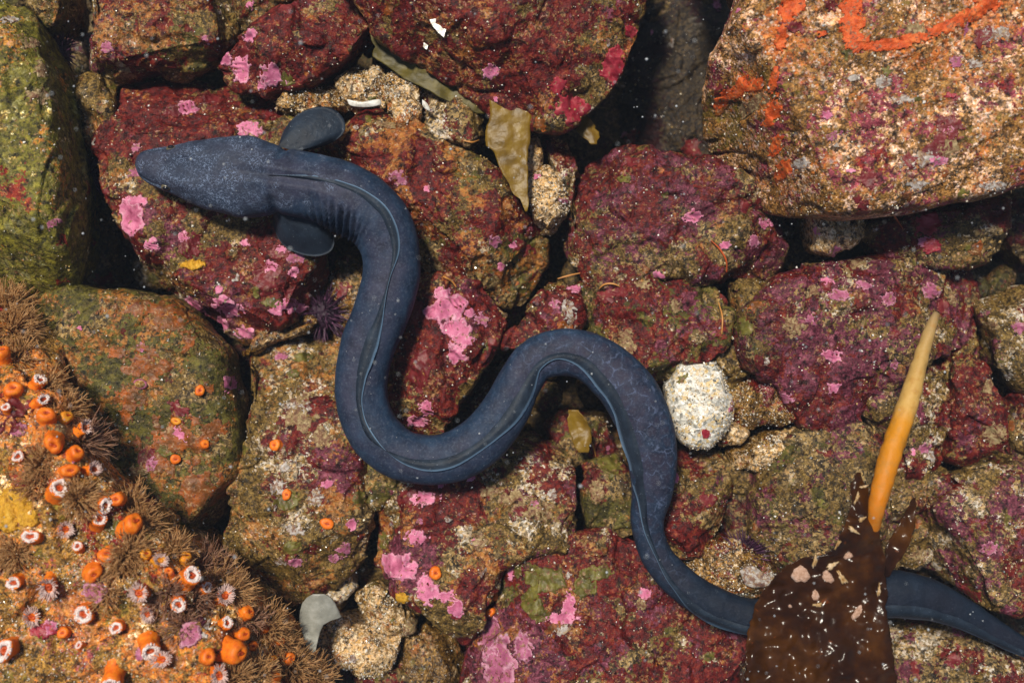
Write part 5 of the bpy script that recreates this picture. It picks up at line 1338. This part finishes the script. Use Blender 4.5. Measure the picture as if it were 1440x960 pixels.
V = np.einsum('nij,nkj->nki', RM, octv[None] * sc3[:, None]) + Pq[:, None]
F = (octf[None] + (np.arange(n) * 6)[:, None, None]).reshape(-1, 3)
me = mesh_np("grit", V.reshape(-1, 3), F, smooth=False)
gc = gcols[R.integers(0, len(gcols), n)] * R.uniform(.7, 1.1, (n, 1))
set_attr(me, "gcol", np.concatenate([np.repeat(gc, 6, 0), np.ones((n * 6, 1))], 1))
tag(link("grit", me, M_GRIT), "scattered glinting sand grains and shell grit over the rocks", "sand", kind="stuff")

# short turf on the rocks
Vs, Fs = [], []; nb = 0
for (P, N, wt, wl, key) in VERTPOOL:
    idx = np.nonzero((N[:, 2] > .1))[0]
    dens = sstep(.02, .45, fbm(P[idx] / 22 + 2.2, 2) + (wt[idx] - .5) * .8)
    cnt = int(dens.sum() * (.075 if key == 'reef' else .03))
    if cnt < 5 or key in ('whitecobble', 'wetstone', 'speckcobble', 'farleft'): continue
    pick = R.choice(idx, size=min(cnt, (dens > 0).sum()), replace=False, p=dens / dens.sum())
    m = len(pick)
    d = N[pick] * .7 + R.normal(0, .55, (m, 3)); d /= np.linalg.norm(d, axis=1)[:, None]
    L = R.uniform(3.0, 6.5, m)[:, None] * (1.5 if key == 'reef' else 1.0)
    b = np.cross(d, R.normal(size=(m, 3))); b /= np.linalg.norm(b, axis=1)[:, None] + 1e-9
    p0 = P[pick] - N[pick] * .6; bend = R.normal(0, .35, (m, 3)) * L
    w = R.uniform(.35, .75, m)[:, None]
    tri = np.stack([p0 - b * w, p0 + b * w, p0 + d * L * .55 - b * w * .8 + bend * .3, p0 + d * L * .55 + b * w * .8 + bend * .3, p0 + d * L + bend], 1)
    Vs.append(tri.reshape(-1, 3))
    k = (np.arange(m) * 5 + nb)[:, None]
    Fs.append(np.concatenate([k + np.array([[0, 1, 2]]), k + np.array([[1, 3, 2]]), k + np.array([[2, 3, 4]])], 0)); nb += 5 * m
me = mesh_np("algal_turf", np.vstack(Vs), np.vstack(Fs))
tag(link("algal_turf", me, M_TURF), "short fuzzy brown algal turf growing over the rocks", "algae", kind="stuff")

# drifting specks in the water
n = 1000
pz = R.uniform(20, 420, n); pxs = R.uniform(-40, 1480, n); pys = R.uniform(-40, 1000, n)
c = np.stack([at(a, b_, z_) for a, b_, z_ in zip(pxs, pys, pz)])
sz = np.clip(R.lognormal(math.log(.9), .42, n), .35, 2.4)
V = octv[None] * sz[:, None, None] * R.uniform(.7, 1.2, (n, 6, 1)) + c[:, None]
F = (octf[None] + (np.arange(n) * 6)[:, None, None]).reshape(-1, 3)
s = NT("drift_speck"); s.bsdf((0.42, 0.45, 0.48), 0.7, 0.2); M_SNOW = s.mat
tag(link("drifting_specks", mesh_np("drifting_specks", V.reshape(-1, 3), F), M_SNOW), "fine pale specks drifting in the water above the rocks", "specks", kind="stuff")

# ------------------------------------------------------------------ the faintly milky water
hzm = bpy.data.materials.new("sea_water"); hzm.use_nodes = True
ht = hzm.node_tree
for n_ in list(ht.nodes): ht.nodes.remove(n_)
ho = ht.nodes.new("ShaderNodeOutputMaterial"); pv = ht.nodes.new("ShaderNodeVolumePrincipled")
pv.inputs["Color"].default_value = (0.62, 0.74, 0.95, 1); pv.inputs["Density"].default_value = 0.020
ht.links.new(pv.outputs[0], ho.inputs["Volume"])
bxv = np.array([(x_, y_, z_) for x_ in (-2400, 2400) for y_ in (-2200, 2200) for z_ in (-2050, D + 60)], float)
me = mesh_np("haze", bxv, [(0, 1, 3, 2), (4, 6, 7, 5), (0, 4, 5, 1), (2, 3, 7, 6), (0, 2, 6, 4), (1, 5, 7, 3)], smooth=False)
tag(link("haze", me, hzm), "faintly milky sea water around the whole reef", "water", kind="stuff")
